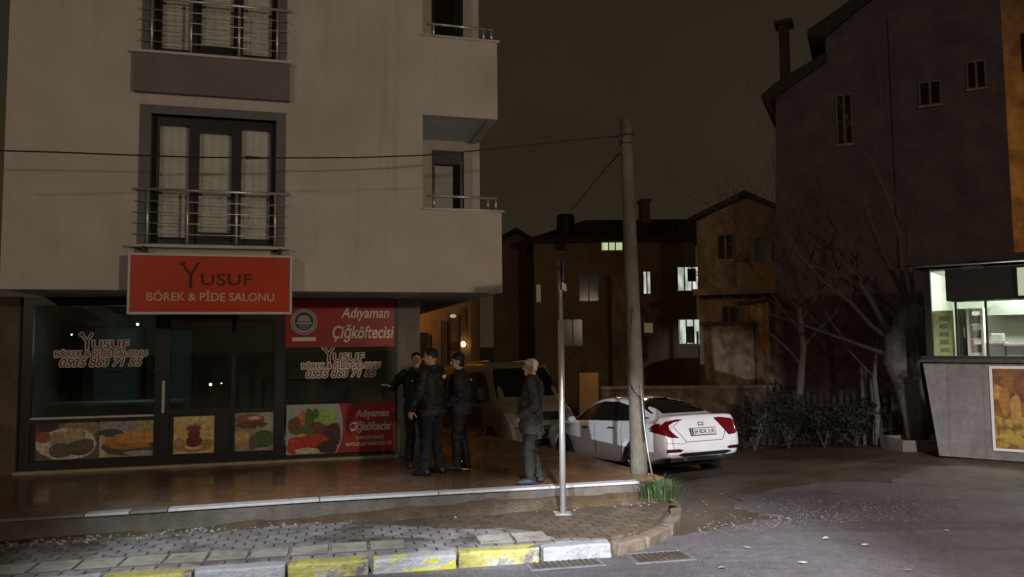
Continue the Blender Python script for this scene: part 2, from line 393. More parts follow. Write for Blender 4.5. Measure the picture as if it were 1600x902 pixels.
bank = MB(); nb = 90; rows_ = []
for i in range(nb+1):
    t_ = i/nb; p = FL[0].lerp(FL[1], t_*3) if t_ < 1/3 else FL[1].lerp(FL[2], (t_-1/3)*3) if t_ < 2/3 else FL[2].lerp(FL[4], (t_-2/3)*3)
    k = max(0.0, min(1.0, (p.x + 3.5)/3.0)); wob = noise.noise(Vector((p.x*1.7, p.y*1.7, 2))); w2 = noise.noise(Vector((p.x*6, p.y*6, 5)))
    top = .185 + .09*k + .035*wob + .012*w2; wd = .16 + .18*k + .12*wob + .05*w2
    rows_.append([(p.x, p.y + .06, top), (p.x + .02*w2, p.y - wd*.3, top - .02 + .01*w2), (p.x, p.y - wd*.7, .16 + (top-.16)*.38), (p.x, p.y - wd, .156), (p.x, p.y - wd - .05, .13)])
bank.add([v for r in rows_ for v in r], [(i*5+j, i*5+j+1, (i+1)*5+j+1, (i+1)*5+j) for i in range(nb) for j in range(4)])
tag(bank.build('mud_ground', M['mud'], smooth=True), kind='structure')

M['tact'] = stain(mat('tactile', (0.235, 0.21, 0.17), 0.75, 8, 0.25), (0.10, 0.075, 0.05), 1.5, 0.5, 0.7)
M['groove'] = mat('tactile_groove', (0.085, 0.07, 0.052), 0.85, 8, 0.3)
def tactile(s0, s1, off, name):
    base = MB(); mb = MB(); L_ = 0.4; a0 = s0
    def P(a, b): return KA + KD*a + KN*b
    while a0 < s1 - 0.2:
        e = a0 + L_ - 0.022
        base.slab([(p.x, p.y) for p in (P(a0, off), P(e, off), P(e, off+0.36), P(a0, off+0.36))], 0.12, 0.162)
        for k in range(6):
            b0 = off + 0.008 + k*0.059
            mb.slab([(p.x, p.y) for p in (P(a0+0.008, b0), P(e-0.008, b0), P(e-0.008, b0+0.042), P(a0+0.008, b0+0.042))], 0.15, 0.169)
        a0 += L_
    g = tag(base.build(name, M['groove']), kind='structure'); mb.build('ribs', M['tact'], g)
tactile(5.0, 12.05, 0.14, 'tactile_paving')
tactile(12.95, 13.6, 0.10, 'tactile_paving')

# terrace (raised tiled floor of the shop) and its pale edge
M['tile'] = stain(mat('terrace_tile', (0.20, 0.105, 0.050), 0.30, 5, 0.25, 0.10, 20, spec=0.6), (0.20, 0.15, 0.10), 0.9, 0.5, 0.7)
def tile_nodes(m):
    n, l = m.node_tree.nodes, m.node_tree.links; b = n['Principled BSDF']
    src = b.inputs['Base Color'].links[0].from_socket
    tc = n.new('ShaderNodeTexCoord'); mp = n.new('ShaderNodeMapping'); mp.inputs['Rotation'].default_value = (0, 0, -R(14.8))
    br = n.new('ShaderNodeTexBrick'); br.inputs['Scale'].default_value = 1.0; br.inputs['Brick Width'].default_value = 0.45; br.offset = 0
    br.inputs['Row Height'].default_value = 0.45; br.inputs['Mortar Size'].default_value = 0.008
    br.inputs['Color1'].default_value = (1, 1, 1, 1); br.inputs['Color2'].default_value = (0.85, 0.83, 0.8, 1); br.inputs['Mortar'].default_value = (0.72, 0.70, 0.68, 1)
    mx = n.new('ShaderNodeMix'); mx.data_type = 'RGBA'; mx.blend_type = 'MULTIPLY'; mx.inputs[0].default_value = 1
    l.new(tc.outputs['Object'], mp.inputs[0]); l.new(mp.outputs[0], br.inputs['Vector'])
    l.new(src, mx.inputs[6]); l.new(br.outputs['Color'], mx.inputs[7]); l.new(mx.outputs[2], b.inputs['Base Color'])
tile_nodes(M['tile'])
def damp(m, lo, hi, scale):
    n, l = m.node_tree.nodes, m.node_tree.links; tc = n.new('ShaderNodeTexCoord'); nz = n.new('ShaderNodeTexNoise')
    nz.inputs['Scale'].default_value = scale; nz.inputs['Detail'].default_value = 6; mr = n.new('ShaderNodeMapRange')
    mr.inputs[1].default_value = .38; mr.inputs[2].default_value = .62; mr.inputs[3].default_value = lo; mr.inputs[4].default_value = hi
    l.new(tc.outputs['Object'], nz.inputs['Vector']); l.new(nz.outputs['Fac'], mr.inputs[0]); l.new(mr.outputs[0], n['Principled BSDF'].inputs['Roughness'])
damp(M['tile'], .10, .34, 1.6); damp(M['asphalt'], .38, .75, .8); damp(M['mud'], .35, .8, 1.2); damp(M['dirt'], .4, .8, .7)
back = [(1.0, 13.4), (-0.9, 16.6), (-1.6, 17.5), (-14, 13.0)]
def inset(p, d): return (p.x + 0.02, p.y + d)
mb = MB(); mb.slab([inset(p, 0.16) for p in FL[:-1]] + [(2.10, 10.90)] + back, -0.6, 0.40)
tag(mb.build('terrace_floor', M['tile']), kind='structure')
M['riser'] = stain(mat('riser_concrete', (0.105, 0.088, 0.068), 0.85, 4, 0.3, 0.6, 30), (0.06, 0.042, 0.03), 1.5, 0.45, 0.65)
mb = MB(); mb.slab([(p.x, p.y + 0.03) for p in FL] + [inset(p, 0.163) for p in reversed(FL)], -0.1, 0.372)
tag(mb.build('terrace_riser_pavement', M['riser']), kind='structure')
M['edge'] = stain(mat('edge_stone', (0.44, 0.43, 0.42), 0.6, 6, 0.15, 0.3, 40), (0.20, 0.175, 0.15), 2.6, 0.52, 0.68)
def edge_piece(a, b, m, label):
    mb = MB(); d = (b-a).normalized(); n_ = Vector((-d.y, d.x)); a2 = a + d*0.006; b2 = b - d*0.006
    c = (a2+b2)/2
    root = [(a2 - n_*0.0), (b2 - n_*0.0), (b2 + n_*0.165), (a2 + n_*0.165)]
    mb.slab([(p.x-c.x, p.y-c.y) for p in root], 0.375-0.405, 0.0)
    o = mb.build('edging_stone', m, bevel=0.006); o.location = (c.x, c.y, 0.405); tag(o, label, 'edging stone', 'pale stones along the terrace edge')
M['edge2'] = stain(mat('edge_stone_dull', (0.17, 0.145, 0.115), 0.6, 6, 0.2, 0.3, 40), (0.10, 0.08, 0.06), 2.0, 0.5, 0.7)
def FLP(px):     # point on terrace front line below picture column px
    best = None
    for a, b in zip(FL[:-1], FL[1:]):
        for k in range(60):
            p = a.lerp(b, k/59); q = CM.transposed() @ (Vector((p.x, p.y, 0.4)) - CPOS); x = 800 - F*q.x/q.z
            if best is None or abs(x-px) < best[0]: best = (abs(x-px), p)
    return best[1]
cuts = [(-20, 130, 'edge2', 'dull brown edging stone at the far left of the terrace edge'), (130, 206, 'edge', 'short pale edging stone left of the dull dark one'),
        (206, 262, 'edge2', 'dull dark edging stone between two pale ones'), (262, 500, 'edge', 'pale edging stone right of the dull dark stone'),
        (500, 690, 'edge', 'pale edging stone in front of the three officers'), (690, 860, 'edge', 'pale edging stone under the feet of the man in a pale cap'),
        (860, 1000, 'edge', 'pale edging stone between the steel post and utility pole')]
for x0, x1, mk, lb in cuts: edge_piece(FLP(x0), FLP(x1), M[mk], lb)

# ------------------------------------------------------------------ kerb stones
M['kerb'] = stain(mat('kerb_stone', (0.27, 0.265, 0.265), 0.7, 8, 0.15, 0.5, 40), (0.13, 0.115, 0.10), 3.5, 0.52, 0.68)
M['kerbyellow'] = stain(stain(mat('kerb_yellow', (0.31, 0.27, 0.065), 0.6, 8, 0.2, 0.5, 40), (0.30, 0.29, 0.27), 2.2, 0.50, 0.58), (0.12, 0.10, 0.08), 5, 0.50, 0.64)
M['kerbsmear'] = stain(mat('kerb_smeared', (0.33, 0.32, 0.31), 0.6, 8, 0.15, 0.5, 40), (0.50, 0.46, 0.03), 4.5, 0.50, 0.56, (1, 1, 2.5))
M['kerbbrown'] = stain(mat('kerb_brown', (0.16, 0.12, 0.08), 0.8, 8, 0.2, 0.5, 40), (0.08, 0.055, 0.035), 3, 0.45, 0.65)
def kpx(px, py): return (on_z(px, py, 0.15).xy - KA).dot(KD)
joints = [(-150, 905), (20, 900), (165, 893), (308, 886), (450, 876), (580, 866), (711, 857), (840, 849), (947, 841)]
ks = [kpx(*j) for j in joints]
kinds = [('kerb', 'grey kerb stone at the far left end of the kerb'), ('kerb', 'grey kerb stone left of the first yellow kerb stone'), ('kerbyellow', 'yellow kerb stone between two grey kerb stones at left'),
         ('kerb', 'long bluish grey kerb stone between two yellow kerb stones'), ('kerbyellow', 'yellow kerb stone with a pale worn right half'),
         ('kerbsmear', 'white kerb stone smeared with bright yellow paint'), ('kerbyellow', 'yellow kerb stone with worn grey patch beside the first drain'),
         ('kerb', 'rough grey kerb stone next to the street corner')]
def kerb_stone(pts, m, label, top=0.15):
    cx = sum(p.x for p in pts)/4; cy = sum(p.y for p in pts)/4
    mb = MB(); mb.slab([(p.x-cx, p.y-cy) for p in pts], -0.12, top)
    me = mb.mesh('kerb_stone'); bm = bmesh.new(); bm.from_mesh(me)
    bmesh.ops.recalc_face_normals(bm, faces=bm.faces)
    bmesh.ops.bevel(bm, geom=[e for e in bm.edges], offset=0.022, segments=2, affect='EDGES', profile=0.6)
    bmesh.ops.triangulate(bm, faces=[f for f in bm.faces if len(f.verts) > 4])
    bmesh.ops.subdivide_edges(bm, edges=[e for e in bm.edges if e.calc_length() > 0.08], cuts=3, use_grid_fill=True)
    for v in bm.verts:
        w = Vector((v.co.x+cx, v.co.y+cy, v.co.z))
        v.co += 0.011*noise.noise_vector(w*9.0) + 0.010*noise.noise_vector(w*3.0)
    bm.to_mesh(me); bm.free()
    o = link(me, 'kerb_stone', m); o.location = (cx, cy, 0); tag(o, label, 'kerb stone', 'kerb stones along the road')
for i, (mk, lb) in enumerate(kinds):
    g = 0.012 if i not in (4, 6) else 0.03
    a = KA + KD*(ks[i]+0.012); b = KA + KD*(ks[i+1]-g)
    kerb_stone([a - KN*0.17, b - KN*0.17, b, a], M[mk], lb, 0.152 + 0.006*math.sin(i*2.3))
c0 = [Vector((1.02, 8.53)), Vector((1.36, 8.80)), Vector((1.74, 9.35)), Vector((2.00, 10.05)), Vector((2.12, 10.62))]
for i, lb in enumerate(['brown dirty kerb stone starting the curve at the corner', 'brown kerb stone in the middle of the corner curve', 'brown kerb stone on the corner below the grass tuft', 'brown kerb stone at the foot of the utility pole']):
    a, b = c0[i], c0[i+1]; d = (b-a).normalized(); n_ = Vector((d.y, -d.x)); a2 = a + d*0.015; b2 = b - d*0.015
    kerb_stone([a2 + n_*0.15, b2 + n_*0.15, b2, a2], M['kerbbrown'], lb, 0.13 - 0.015*i)

# road drains
M['iron'] = mat('iron', (0.035, 0.030, 0.026), 0.7, 10, 0.4, 0.5, 40)
M['worn'] = mat('worn_rim', (0.10, 0.098, 0.10), 0.5, 12, 0.3)
def drain(px, label, w, d, pts):
    c = on_z(px[0], px[1], 0); t = thing('road_drain', label, 'drain', (c.x, c.y, 0.004), R(12), 'drain grates in the road')
    fr = MB()
    for (x0, x1, y0, y1) in ((-w, w, -d, -d+.04), (-w, w, d-.04, d), (-w, -w+.04, -d+.04, d-.04), (w-.04, w, -d+.04, d-.04)): fr.box(x0, x1, y0, y1, -0.03, 0.010)
    fr.build('frame', M['worn'], t, bevel=0.004)
    pit = MB(); pit.box(-w+.042, w-.042, -d+.042, d-.042, -0.028, 0.002); pit.build('pit', M['mud'], t)
    g = MB(); k = -w+.09
    while k < w-.06: g.box(k, k+.028, -d+.043, d-.043, -0.02, 0.007); k += .062
    g.build('grate', M['iron'], t)
drain((1030, 871), 'square drain grate with pale rim nearer the street corner', 0.34, 0.20, None)
drain((880, 880), 'mud covered drain grate in front of the grey kerb stone', 0.40, 0.21, None)

# loose stones and litter
def stones(name, spots, m, seed):
    rnd = random.Random(seed); mb = MB()
    for x, y, z, r in spots:
        rr = (r*rnd.uniform(.7, 1.3), r*rnd.uniform(.7, 1.3), r*rnd.uniform(.45, .8))
        mb.ball((x, y, z + rr[2]*0.4), rr, 6, 4, Matrix.Rotation(rnd.uniform(0, 6), 3, 'Z'))
    tag(mb.build(name, m, smooth=False, fix=False), kind='stuff')
M['gravel'] = mat('gravel', (0.14, 0.125, 0.115), 0.8, 15, 0.4)
sp = []
for i in range(900):
    px = random.gauss(1330, 110); py = random.gauss(797, 13) - (px-1330)*0.02
    if py > 845 or py < 758: continue
    p = on_z(px, py, 0.004); sp.append((p.x, p.y, 0.004, random.choice((.004, .005, .006, .008, .012))))
for i in range(160):
    px = random.uniform(1090, 1340); py = 826 - (px-1090)*0.085 + random.gauss(0, 5)
    p = on_z(px, py, 0.004); sp.append((p.x, p.y, 0.004, random.choice((.006, .009, .013))))
stones('gravel', sp, M['gravel'], 3)
M['rubble'] = mat('rubble', (0.22, 0.20, 0.17), 0.85, 12, 0.45)
sp = []
for i in range(900):
    px = random.uniform(-20, 1010)
    base = 852 - px*0.083 if px < 520 else 809 - (px-520)*0.055
    py = base + random.gauss(0, 4)
    p = on_z(px, py, 0.16); sp.append((p.x, p.y, 0.157, random.choice((.008, .011, .015, .022))))
for i in range(200):
    px = random.uniform(880, 1015); py = 777 + random.gauss(0, 4); p = on_z(px, py, 0.2); sp.append((p.x, min(p.y, 10.4), 0.165, random.choice((.010, .014, .02))))
stones('rubble', sp, M['rubble'], 5)
mb = MB(); rnd = random.Random(11)
for px, py in [(1168, 857), (1290, 842), (1253, 880), (1420, 892), (1352, 853), (1565, 757), (610, 878), (1310, 770), (1505, 765), (1480, 830), (1230, 812), (1490, 779), (1128, 888)]:
    p = on_z(px, py, 0.012); a = rnd.uniform(0, 6); s = rnd.uniform(.03, .055)
    q = [Vector((s*math.cos(a+b)*k, s*math.sin(a+b)*k, 0.004 + rnd.uniform(0, .018))) for b, k in ((0, 1), (1.1, .5), (2.2, .75), (3.2, .9), (4.4, .5), (5.3, .7))]
    mb.add([p + v for v in q], [tuple(range(6))])
M['leaf'] = mat('dry_leaf', (0.33, 0.29, 0.23), 0.8, 20, 0.3)
tag(mb.build('litter', M['leaf'], fix=False), kind='stuff')

# ------------------------------------------------------------------ the shop building
TH = R(14.8); O = on_z(619, 713, 0.4); O.z = 0
US = Vector((math.cos(TH), math.sin(TH), 0)); VS = Vector((-math.sin(TH), math.cos(TH), 0))
def L(u, v, z): return O + US*u + VS*v + Vector((0, 0, z))
def shop(name, label, cat, u, v, z, group=None): return thing(name, label, cat, L(u, v, z), TH, group)
B = shop('apartment_building', 'beige plastered apartment block with dark shopfront under an overhanging upper storey', 'building', 0, 0, 0)
FV = -1.8                                   # front plane of the upper storeys
def W(*boxes): 
    mb = MB()
    for b in boxes: mb.box(*b)
    return mb
UL = -5.36
# upper front wall with the two window openings left out
wx0, wx1 = -3.58, -1.92
wz = [(3.70, 5.52), (6.40, 8.2)]
mb = W((UL, wx0, FV, FV+.25, 3.06, 10.5), (wx1, 0.20, FV, FV+.25, 3.06, 10.5), (wx0, wx1, FV, FV+.25, 3.06, 3.70), (wx0, wx1, FV, FV+.25, 5.52, 6.40), (wx0, wx1, FV, FV+.25, 8.2, 10.5))
mb.box(UL, UL+.25, FV+.25, 8, 3.06, 10.5)
mb.build('wall', M['plaster'], B)
# body behind the loggias
mb = W((UL+.25, 1.42, 5.0, 8, 3.06, 10.5))
mb.box(-.05, .2, FV+.25, -0.25, 3.06, 10.5)
mb.build('side_wall', M['plaster'], B)
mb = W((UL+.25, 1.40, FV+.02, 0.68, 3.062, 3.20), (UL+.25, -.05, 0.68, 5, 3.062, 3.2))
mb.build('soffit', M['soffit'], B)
mb = W((0.20, 1.42, FV, FV+.13, 3.06, 4.30), (1.29, 1.42, FV+.13, -.25, 3.06, 4.30)); mb.build('balcony_parapet', M['plaster'], B)
mb = W((0.20, 1.37, FV, FV+.13, 5.76, 6.98), (1.24, 1.37, FV+.13, -.25, 5.76, 6.98)); mb.build('balcony_parapet', M['plaster'], B)
mb = W((0.17, 1.46, FV-.03, FV+.16, 4.30, 4.33), (1.26, 1.46, FV+.16, -.25, 4.30, 4.33)); mb.build('coping', M['marble'], B)
mb = W((0.17, 1.41, FV-.03, FV+.16, 6.98, 7.01), (1.21, 1.41, FV+.16, -.25, 6.98, 7.01)); mb.build('coping', M['marble'], B)
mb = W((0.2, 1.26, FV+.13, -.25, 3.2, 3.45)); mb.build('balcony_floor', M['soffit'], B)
M['bouncelit'] = mat('loggia_ceiling', (0.62, 0.68, 0.68), 0.9, 2, 0.15)  # paler and bluer than the soffit: bounced light put into the colour
mb = W((0.2, 1.24, FV+.13, -.25, 5.79, 6.05)); mb.build('balcony_floor', M['bouncelit'], B)
# loggia back walls with door openings
dz = [(3.45, 5.62, 5.79), (6.05, 8.7, 10.5)]
for z0, zt, z1 in dz:
    W((0.20, 0.58, -.25, 0, z0, z1), (1.14, 1.42, -.25, 0, z0, z1), (0.58, 1.14, -.25, 0, zt, z1)).build('loggia_wall', M['plaster'], B)
    fr = W((0.58, 0.64, -.20, -.12, z0, zt), (1.08, 1.14, -.20, -.12, z0, zt), (0.64, 1.08, -.20, -.12, zt-.22, zt)).build('balcony_door', M['frame'], B)
    W((0.64, 1.08, -.165, -.155, z0+.05, zt-.22)).build('pane', M['winglass'], fr)
    if z0 < 4:
        mb = MB(); mb.box(0.62, 0.97, -.10, -.07, z0, zt-.24); mb.build('curtain', M['curtain'], fr)
    else:
        W((0.64, 1.08, -.21, -.15, 7.25, 7.31)).build('rail', M['greyplaster'], fr)
W((0.42, 1.2, 0.05, 0.9, 3.45, 3.5), (0.42, 1.2, 0.9, 1.0, 3.45, 10), ).build('room_wall', M['dark'], B)
W((1.3, 1.42, 0.0, 5.0, 3.06, 10.5)).build('flank_wall', M['plaster'], B)

# french windows with grey surrounds, curtains and balustrades
M['reveal'] = mat('grey_surround', (0.155, 0.14, 0.13), 0.9, 3, 0.12, 0.2, 60)
def french_window(z0, z1, zs0, zs1):
    W((-3.72, wx0, FV-.025, FV+.25, zs0, zs1), (wx1, -1.79, FV-.025, FV+.25, zs0, zs1), (wx0, wx1, FV-.025, FV+.25, z1, zs1)).build('surround', M['reveal'], B)
    y0, y1 = FV+.10, FV+.17
    w = W((wx0, wx0+.085, y0, y1, z0, z1), (wx1-.085, wx1, y0, y1, z0, z1), (wx0+.085, wx1-.085, y0, y1, z1-.12, z1), (wx0+.085, wx1-.085, y0, y1, z0, z0+.10),
          (-3.10, -2.97, y0-.01, y1, z0+.10, z1-.12), (-2.53, -2.40, y0-.01, y1, z0+.10, z1-.12), (-2.97, -2.53, y0-.005, y1-.02, z1-.20, z1-.12), (-2.97, -2.53, y0-.005, y1-.02, z0+.10, z0+.19)).build('window', M['frame'], B)
    for a, b in ((wx0+.085, -3.10), (-2.97, -2.53), (-2.40, wx1-.085)):
        W((a, b, y0+.03, y0+.036, z0+.10, z1-.12)).build('pane', M['winglass'], w)
        mb = MB(); n = 40; vs = []
        for zz in (z0+.12, z1-.10):
            for i in range(n+1):
                x = a + (b-a)*i/n; vs.append((x, y1+.015+.007*math.sin(i*.62)+.005*math.sin(i*2.7+a), zz))
        mb.add(vs, [(i, i+1, n+1+i+1, n+1+i) for i in range(n)]); mb.build('curtain', M['curtain'], w, smooth=True, fix=False)
    W((wx0, wx1, FV+.62, FV+.66, z0, z1)).build('room_backing', M['dark'], w)
french_window(3.70, 5.52, 3.68, 5.64)
french_window(6.40, 8.2, 6.36, 8.3)
W((-3.80, -1.74, FV-.10, FV, 5.80, 6.34)).build('apron_panel', M['greyplaster'], B)
W((-3.82, -1.72, FV-.14, FV+.09, 6.34, 6.375)).build('sill', M['marble'], B)
W((-3.82, -1.72, FV-.14, FV+.09, 3.64, 3.675)).build('sill', M['marble'], B)
def balustrade(z0, h):
    mb = MB()
    mb.tube([(-3.77, FV-.06, z0+h), (-1.72, FV-.06, z0+h)], 0.019, 10)
    r = mb.build('railing', M['steel'], B, smooth=True)
    for x in (-3.59, -3.08, -2.44, -1.92): MB().tube([(x, FV-.06, z0), (x, FV-.06, z0+h)], 0.017, 10).build('baluster', M['steel'], r, smooth=True)
    for k in range(4):
        z = z0 + 0.15 + k*(h-.15)/4.1
        MB().tube([(-3.76, FV-.075, z), (-1.74, FV-.075, z)], 0.0065, 8).build('rod', M['steel'], r, smooth=True)
balustrade(3.675, 0.77)
balustrade(6.375, 0.77)
def loggia_rail(z, uR):
    mb = MB(); y = FV + .065
    mb.tube([(0.27, y, z+.20), (uR-.06, y, z+.20), (uR-.06, -.28, z+.20)], 0.021, 10)
    r = mb.build('railing', M['steel'], B, smooth=True)
    for p in ((0.38, y), (uR-.20, y), (uR-.075, y), (uR-.06, -.8)): MB().tube([(p[0], p[1], z), (p[0], p[1], z+.2)], 0.019, 10).build('baluster', M['steel'], r, smooth=True)
loggia_rail(4.33, 1.42); loggia_rail(7.01, 1.37)

# ground floor: pillars, shopfront frames and glass
W((0.02, 0.40, -0.04, 0.4, 0.4, 3.06)).build('pillar', M['concrete'], B)
M['brownwall'] = stain(mat('brown_wall', (0.13, 0.095, 0.065), 0.85, 3, 0.2, 0.3, 40), (0.06, 0.045, 0.033), 1.2, 0.45, 0.7)
W((-7.6, -6.02, -0.06, 0.4, 0.1, 3.06)).build('ground_wall', M['brownwall'], B)
W((-6.02, -5.66, -0.10, 0.4, 0.1, 3.06)).build('pillar', M['brownwall'], B)
W((0.22, 0.40, 0.4, 5.0, 0.1, 3.06)).build('ground_side_wall', M['concrete'], B)
mb = MB()
fz0, fz1 = 0.44, 3.06
for a, b, z0, z1 in ((-5.66, -5.50, fz0, fz1), (-3.78, -3.56, fz0, fz1), (-2.64, -2.58, fz0, 2.75), (-1.97, -1.82, fz0, fz1), (-0.02, 0.02, fz0, fz1),
                     (-5.50, -3.78, 2.93, fz1), (-5.50, -3.78, 1.14, 1.20), (-5.50, -3.78, fz0, 0.57), (-3.56, -1.97, 2.72, fz1), (-3.56, -2.64, 1.22, 1.30),
                     (-3.56, -2.64, fz0, 0.58), (-2.58, -1.97, 1.22, 1.28), (-2.58, -1.97, fz0, .58), (-1.82, -0.02, fz0, 0.49), (-1.82, -.02, 3.04, fz1)):
    mb.box(a, b, -0.03, 0.05, z0, z1)
FRM = mb.build('shopfront_frame', M['frame'], B)
for a, b, z0, z1 in ((-5.50, -3.78, 1.20, 2.93), (-3.56, -2.64, 1.30, 2.72), (-2.58, -1.97, 1.28, 2.72), (-1.82, -0.02, 0.49, 3.04)):
    W((a, b, 0.0, 0.012, z0, z1)).build('pane', M['shopglass'], FRM)
for a, b in ((-5.50, -3.78), (-3.56, -2.64), (-2.58, -1.97)): W((a, b, -.005, 0.02, 0.57, 1.14 if a < -5 else 1.22)).build('kick_panel', M['black'], FRM)
W((-3.66, -3.62, -0.09, -.03, 1.25, 1.75)).build('door_handle', M['steel'], FRM)
W((-5.50, -3.78, -0.045, 0.0, 1.20, 1.228)).build('glazing_bead', M['steel'], FRM)
W((-5.68, 0.02, -0.12, 0.0, 0.398, 0.44)).build('threshold', mat('threshold_stone', (0.42, 0.36, 0.25), .7, 4, .2), B)
# shop room
W((-5.9, 0.2, 3.8, 3.9, 0.4, 3.06), (-5.9, -5.8, 0.1, 3.8, 0.4, 3.06), (0.1, 0.2, 0.4, 3.8, .4, 3.06)).build('room_wall', mat('shop_wall', (.28, .24, .20), .8, 2, .3), B)
W((-5.8, 0.1, 0.05, 3.8, 0.38, 0.41)).build('room_floor', M['dark'], B)

# things standing inside the shop
M['teal'] = mat('fridge_glow', (0.10, 0.16, 0.16), 0.5, 2, 0.5, emit=(0.13, 0.20, 0.19), estr=0.10)
M['fridge'] = mat('fridge_body', (0.12, 0.13, 0.13), 0.4, 4, 0.2)
def cooler(u, v, w, h, label):
    t = shop('display_cooler', label, 'cooler', u, v, 0.41, 'coolers inside the shop')
    W((-w, w, 0, .6, 0, .35), (-w, -w+.05, 0, .6, .35, h), (w-.05, w, 0, .6, .35, h), (-w+.05, w-.05, 0, .6, h-.1, h), (-w+.05, w-.05, .55, .6, .35, h-.1)).build('cabinet', M['fridge'], t)
    W((-w+.06, w-.06, .53, .548, .36, h-.12)).build('lit_back', M['teal'], t)
    for k in range(3): W((-w+.055, w-.055, .1, .5, .6+.4*k, .62+.4*k)).build('shelf', M['steel'], t)
cooler(-4.9, 2.2, .48, 2.35, 'tall dimly lit glass fronted cooler behind the left window')
cooler(-3.95, 2.4, .42, 2.30, 'second dim cooler further right behind the left window')
t = shop('shop_counter', 'long dark serving counter inside the shop', 'counter', -4.6, 1.2, .41)
W((-1.0, 1.0, 0, .5, 0, .9)).build('counter_body', M['fridge'], t); W((-1.05, 1.05, -.04, .54, .9, .94)).build('counter_top', M['steel'], t)
M['seat'] = mat('pale_chair', (0.42, 0.42, 0.40), 0.6, 4, 0.1)
def chair(u, v, label):
    t = shop('cafe_chair', label, 'chair', u, v, .41, 'chairs inside the shop')
    W((-.21, .21, -.2, .2, .44, .47)).build('seat', M['seat'], t, bevel=.008)
    W((-.21, .21, -.23, -.2, .55, 1.32)).build('backrest', M['seat'], t, bevel=.008)
    for sx in (-.18, .18):
        for sy in (-.18, .18): W((sx-.015, sx+.015, sy-.015, sy+.015, 0, .44)).build('leg', M['steel'], t)
        W((sx-.015, sx+.015, -.215, -.19, .44, .62)).build('back_post', M['steel'], t)
for u, v, lb in ((-2.35, .75, 'pale chair behind the glass just right of the shop door'), (-1.65, .62, 'pale chair behind the left end of the banner window'), (-0.95, .8, 'pale chair behind the middle of the banner window')): chair(u, v, lb)
M['lit_ball'] = mat('lit_ball', (0.9, 0.9, 0.85), 0.5, emit=(1.0, 0.97, 0.88), estr=9.0)  # glowing balls stand in for distant lights mirrored in the shop glass
for px, py, v, r, lb in ((215, 507, 1.5, .022, 'brighter tiny reflected light spot in the left window'), (112, 523, 1.6, .013, 'small dim reflected light spot left of the window lettering'),
                  (329, 601, .9, .022, 'small bright reflected light spot in the shop door glass'), (346, 599, 1.0, .010, 'faint reflected light spot beside the bright one in the door glass'), (261, 516, .8, .009, 'faint reflected light spot high by the door frame')):
    d = ray(px, py); nrm = VS; t_ = ((O + VS*v) - CPOS).dot(nrm)/d.dot(nrm); p = CPOS + d*t_
    t = thing('mirrored_light', lb, 'reflected light', p, TH, 'small light reflections in the shop glass')
    MB().ball((0, 0, 0), r, 10, 8).build('lit_ball', M['lit_ball'], t, smooth=True)
    MB().tube([(0, 0, r*.8), (0, 0, 3.05-p.z)], .004, 6).build('wire', M['black'], t)
    MB().tube([(0, 0, r*.8), (0, 0, r*.8+.03)], .009, 8).build('socket', M['black'], t)  # made-up wire and socket that carry the stand-in ball
lamp('cooler_light', 'AREA', L(-4.5, 1.9, 2.5), 4.5, (0.70, 1.0, 0.96), 0.8, L(-4.4, 0.0, 1.6))
lamp('room_light', 'POINT', L(-1.1, 1.0, 2.75), 22, (1.0, 0.80, 0.5), 0.2)

# ------------------------------------------------------------------ signs of the shop
def mesh_obj(me, name, m, parent, loc=(0, 0, 0)):
    o = link(me, name, m, parent); o.location = loc; return o
M['signlet'] = mat('sign_letter', (0.60, 0.36, 0.28), 0.5, 4, 0.05)
t = shop('hanging_sign', 'orange red sign board with white frame hung under the lower balustrade', 'sign', -2.725, -2.05, 2.72)
W((-1.02, 1.02, -.01, .16, .03, .79)).build('panel', M['red'], t)
W((-1.05, 1.05, -.025, .17, 0, .03), (-1.05, 1.05, -.025, .17, .79, .82), (-1.05, -1.02, -.025, .17, .03, .79), (1.02, 1.05, -.025, .17, .03, .79)).build('frame', mat('sign_frame', (0.55, 0.52, 0.45), .5, 4, .1), t)
mesh_obj(text_mesh('BÖREK & PİDE SALONU', 0.2, 0.0028, width=1.63, height=0.155, extrude=.002), 'lettering', M['signlet'], t, (0, -.013, .255))
def y_logo(h):
    """the tall Y shaped like crossed cutlery"""
    mb = MB(); w = h*.075
    def bar(a, b, w0, w1):
        a = Vector(a); b = Vector(b); d = (b-a).normalized(); n_ = Vector((-d.y, d.x))
        q = [a - n_*w0, b - n_*w1, b + n_*w1, a + n_*w0]
        mb.add([(p.x*h, 0, p.y*h) for p in q], [(0, 1, 2, 3)])
    bar((0, -.5), (0, .02), .06, .05); bar((0, .0), (-.30, .42), .05, .04); bar((0, .0), (.28, .5), .05, .05)
    for k in (-.06, 0.0, .06): bar((-.30+k, .40+k*.6), (-.36+k*1.1, .52+k*.6), .018, .018)
    bar((-.40, .36), (-.20, .46), .025, .025)
    return mb.mesh('y')
me = join_meshes([(text_mesh('USUF', 0.2, 0.002, width=.66, height=.165, space=1.05), (.19, -.012, 0)), (y_logo(.35), (-.27, -.012, .055))], 'l')
o = me.build('logo_lettering', M['letterdark'], t, fix=False); o.location = (0, -.001, .475)
W((-0.9, -.86, .02, .30, .82, .92), (.86, .9, .02, .30, .82, .92)).build('bracket', M['frame'], t)

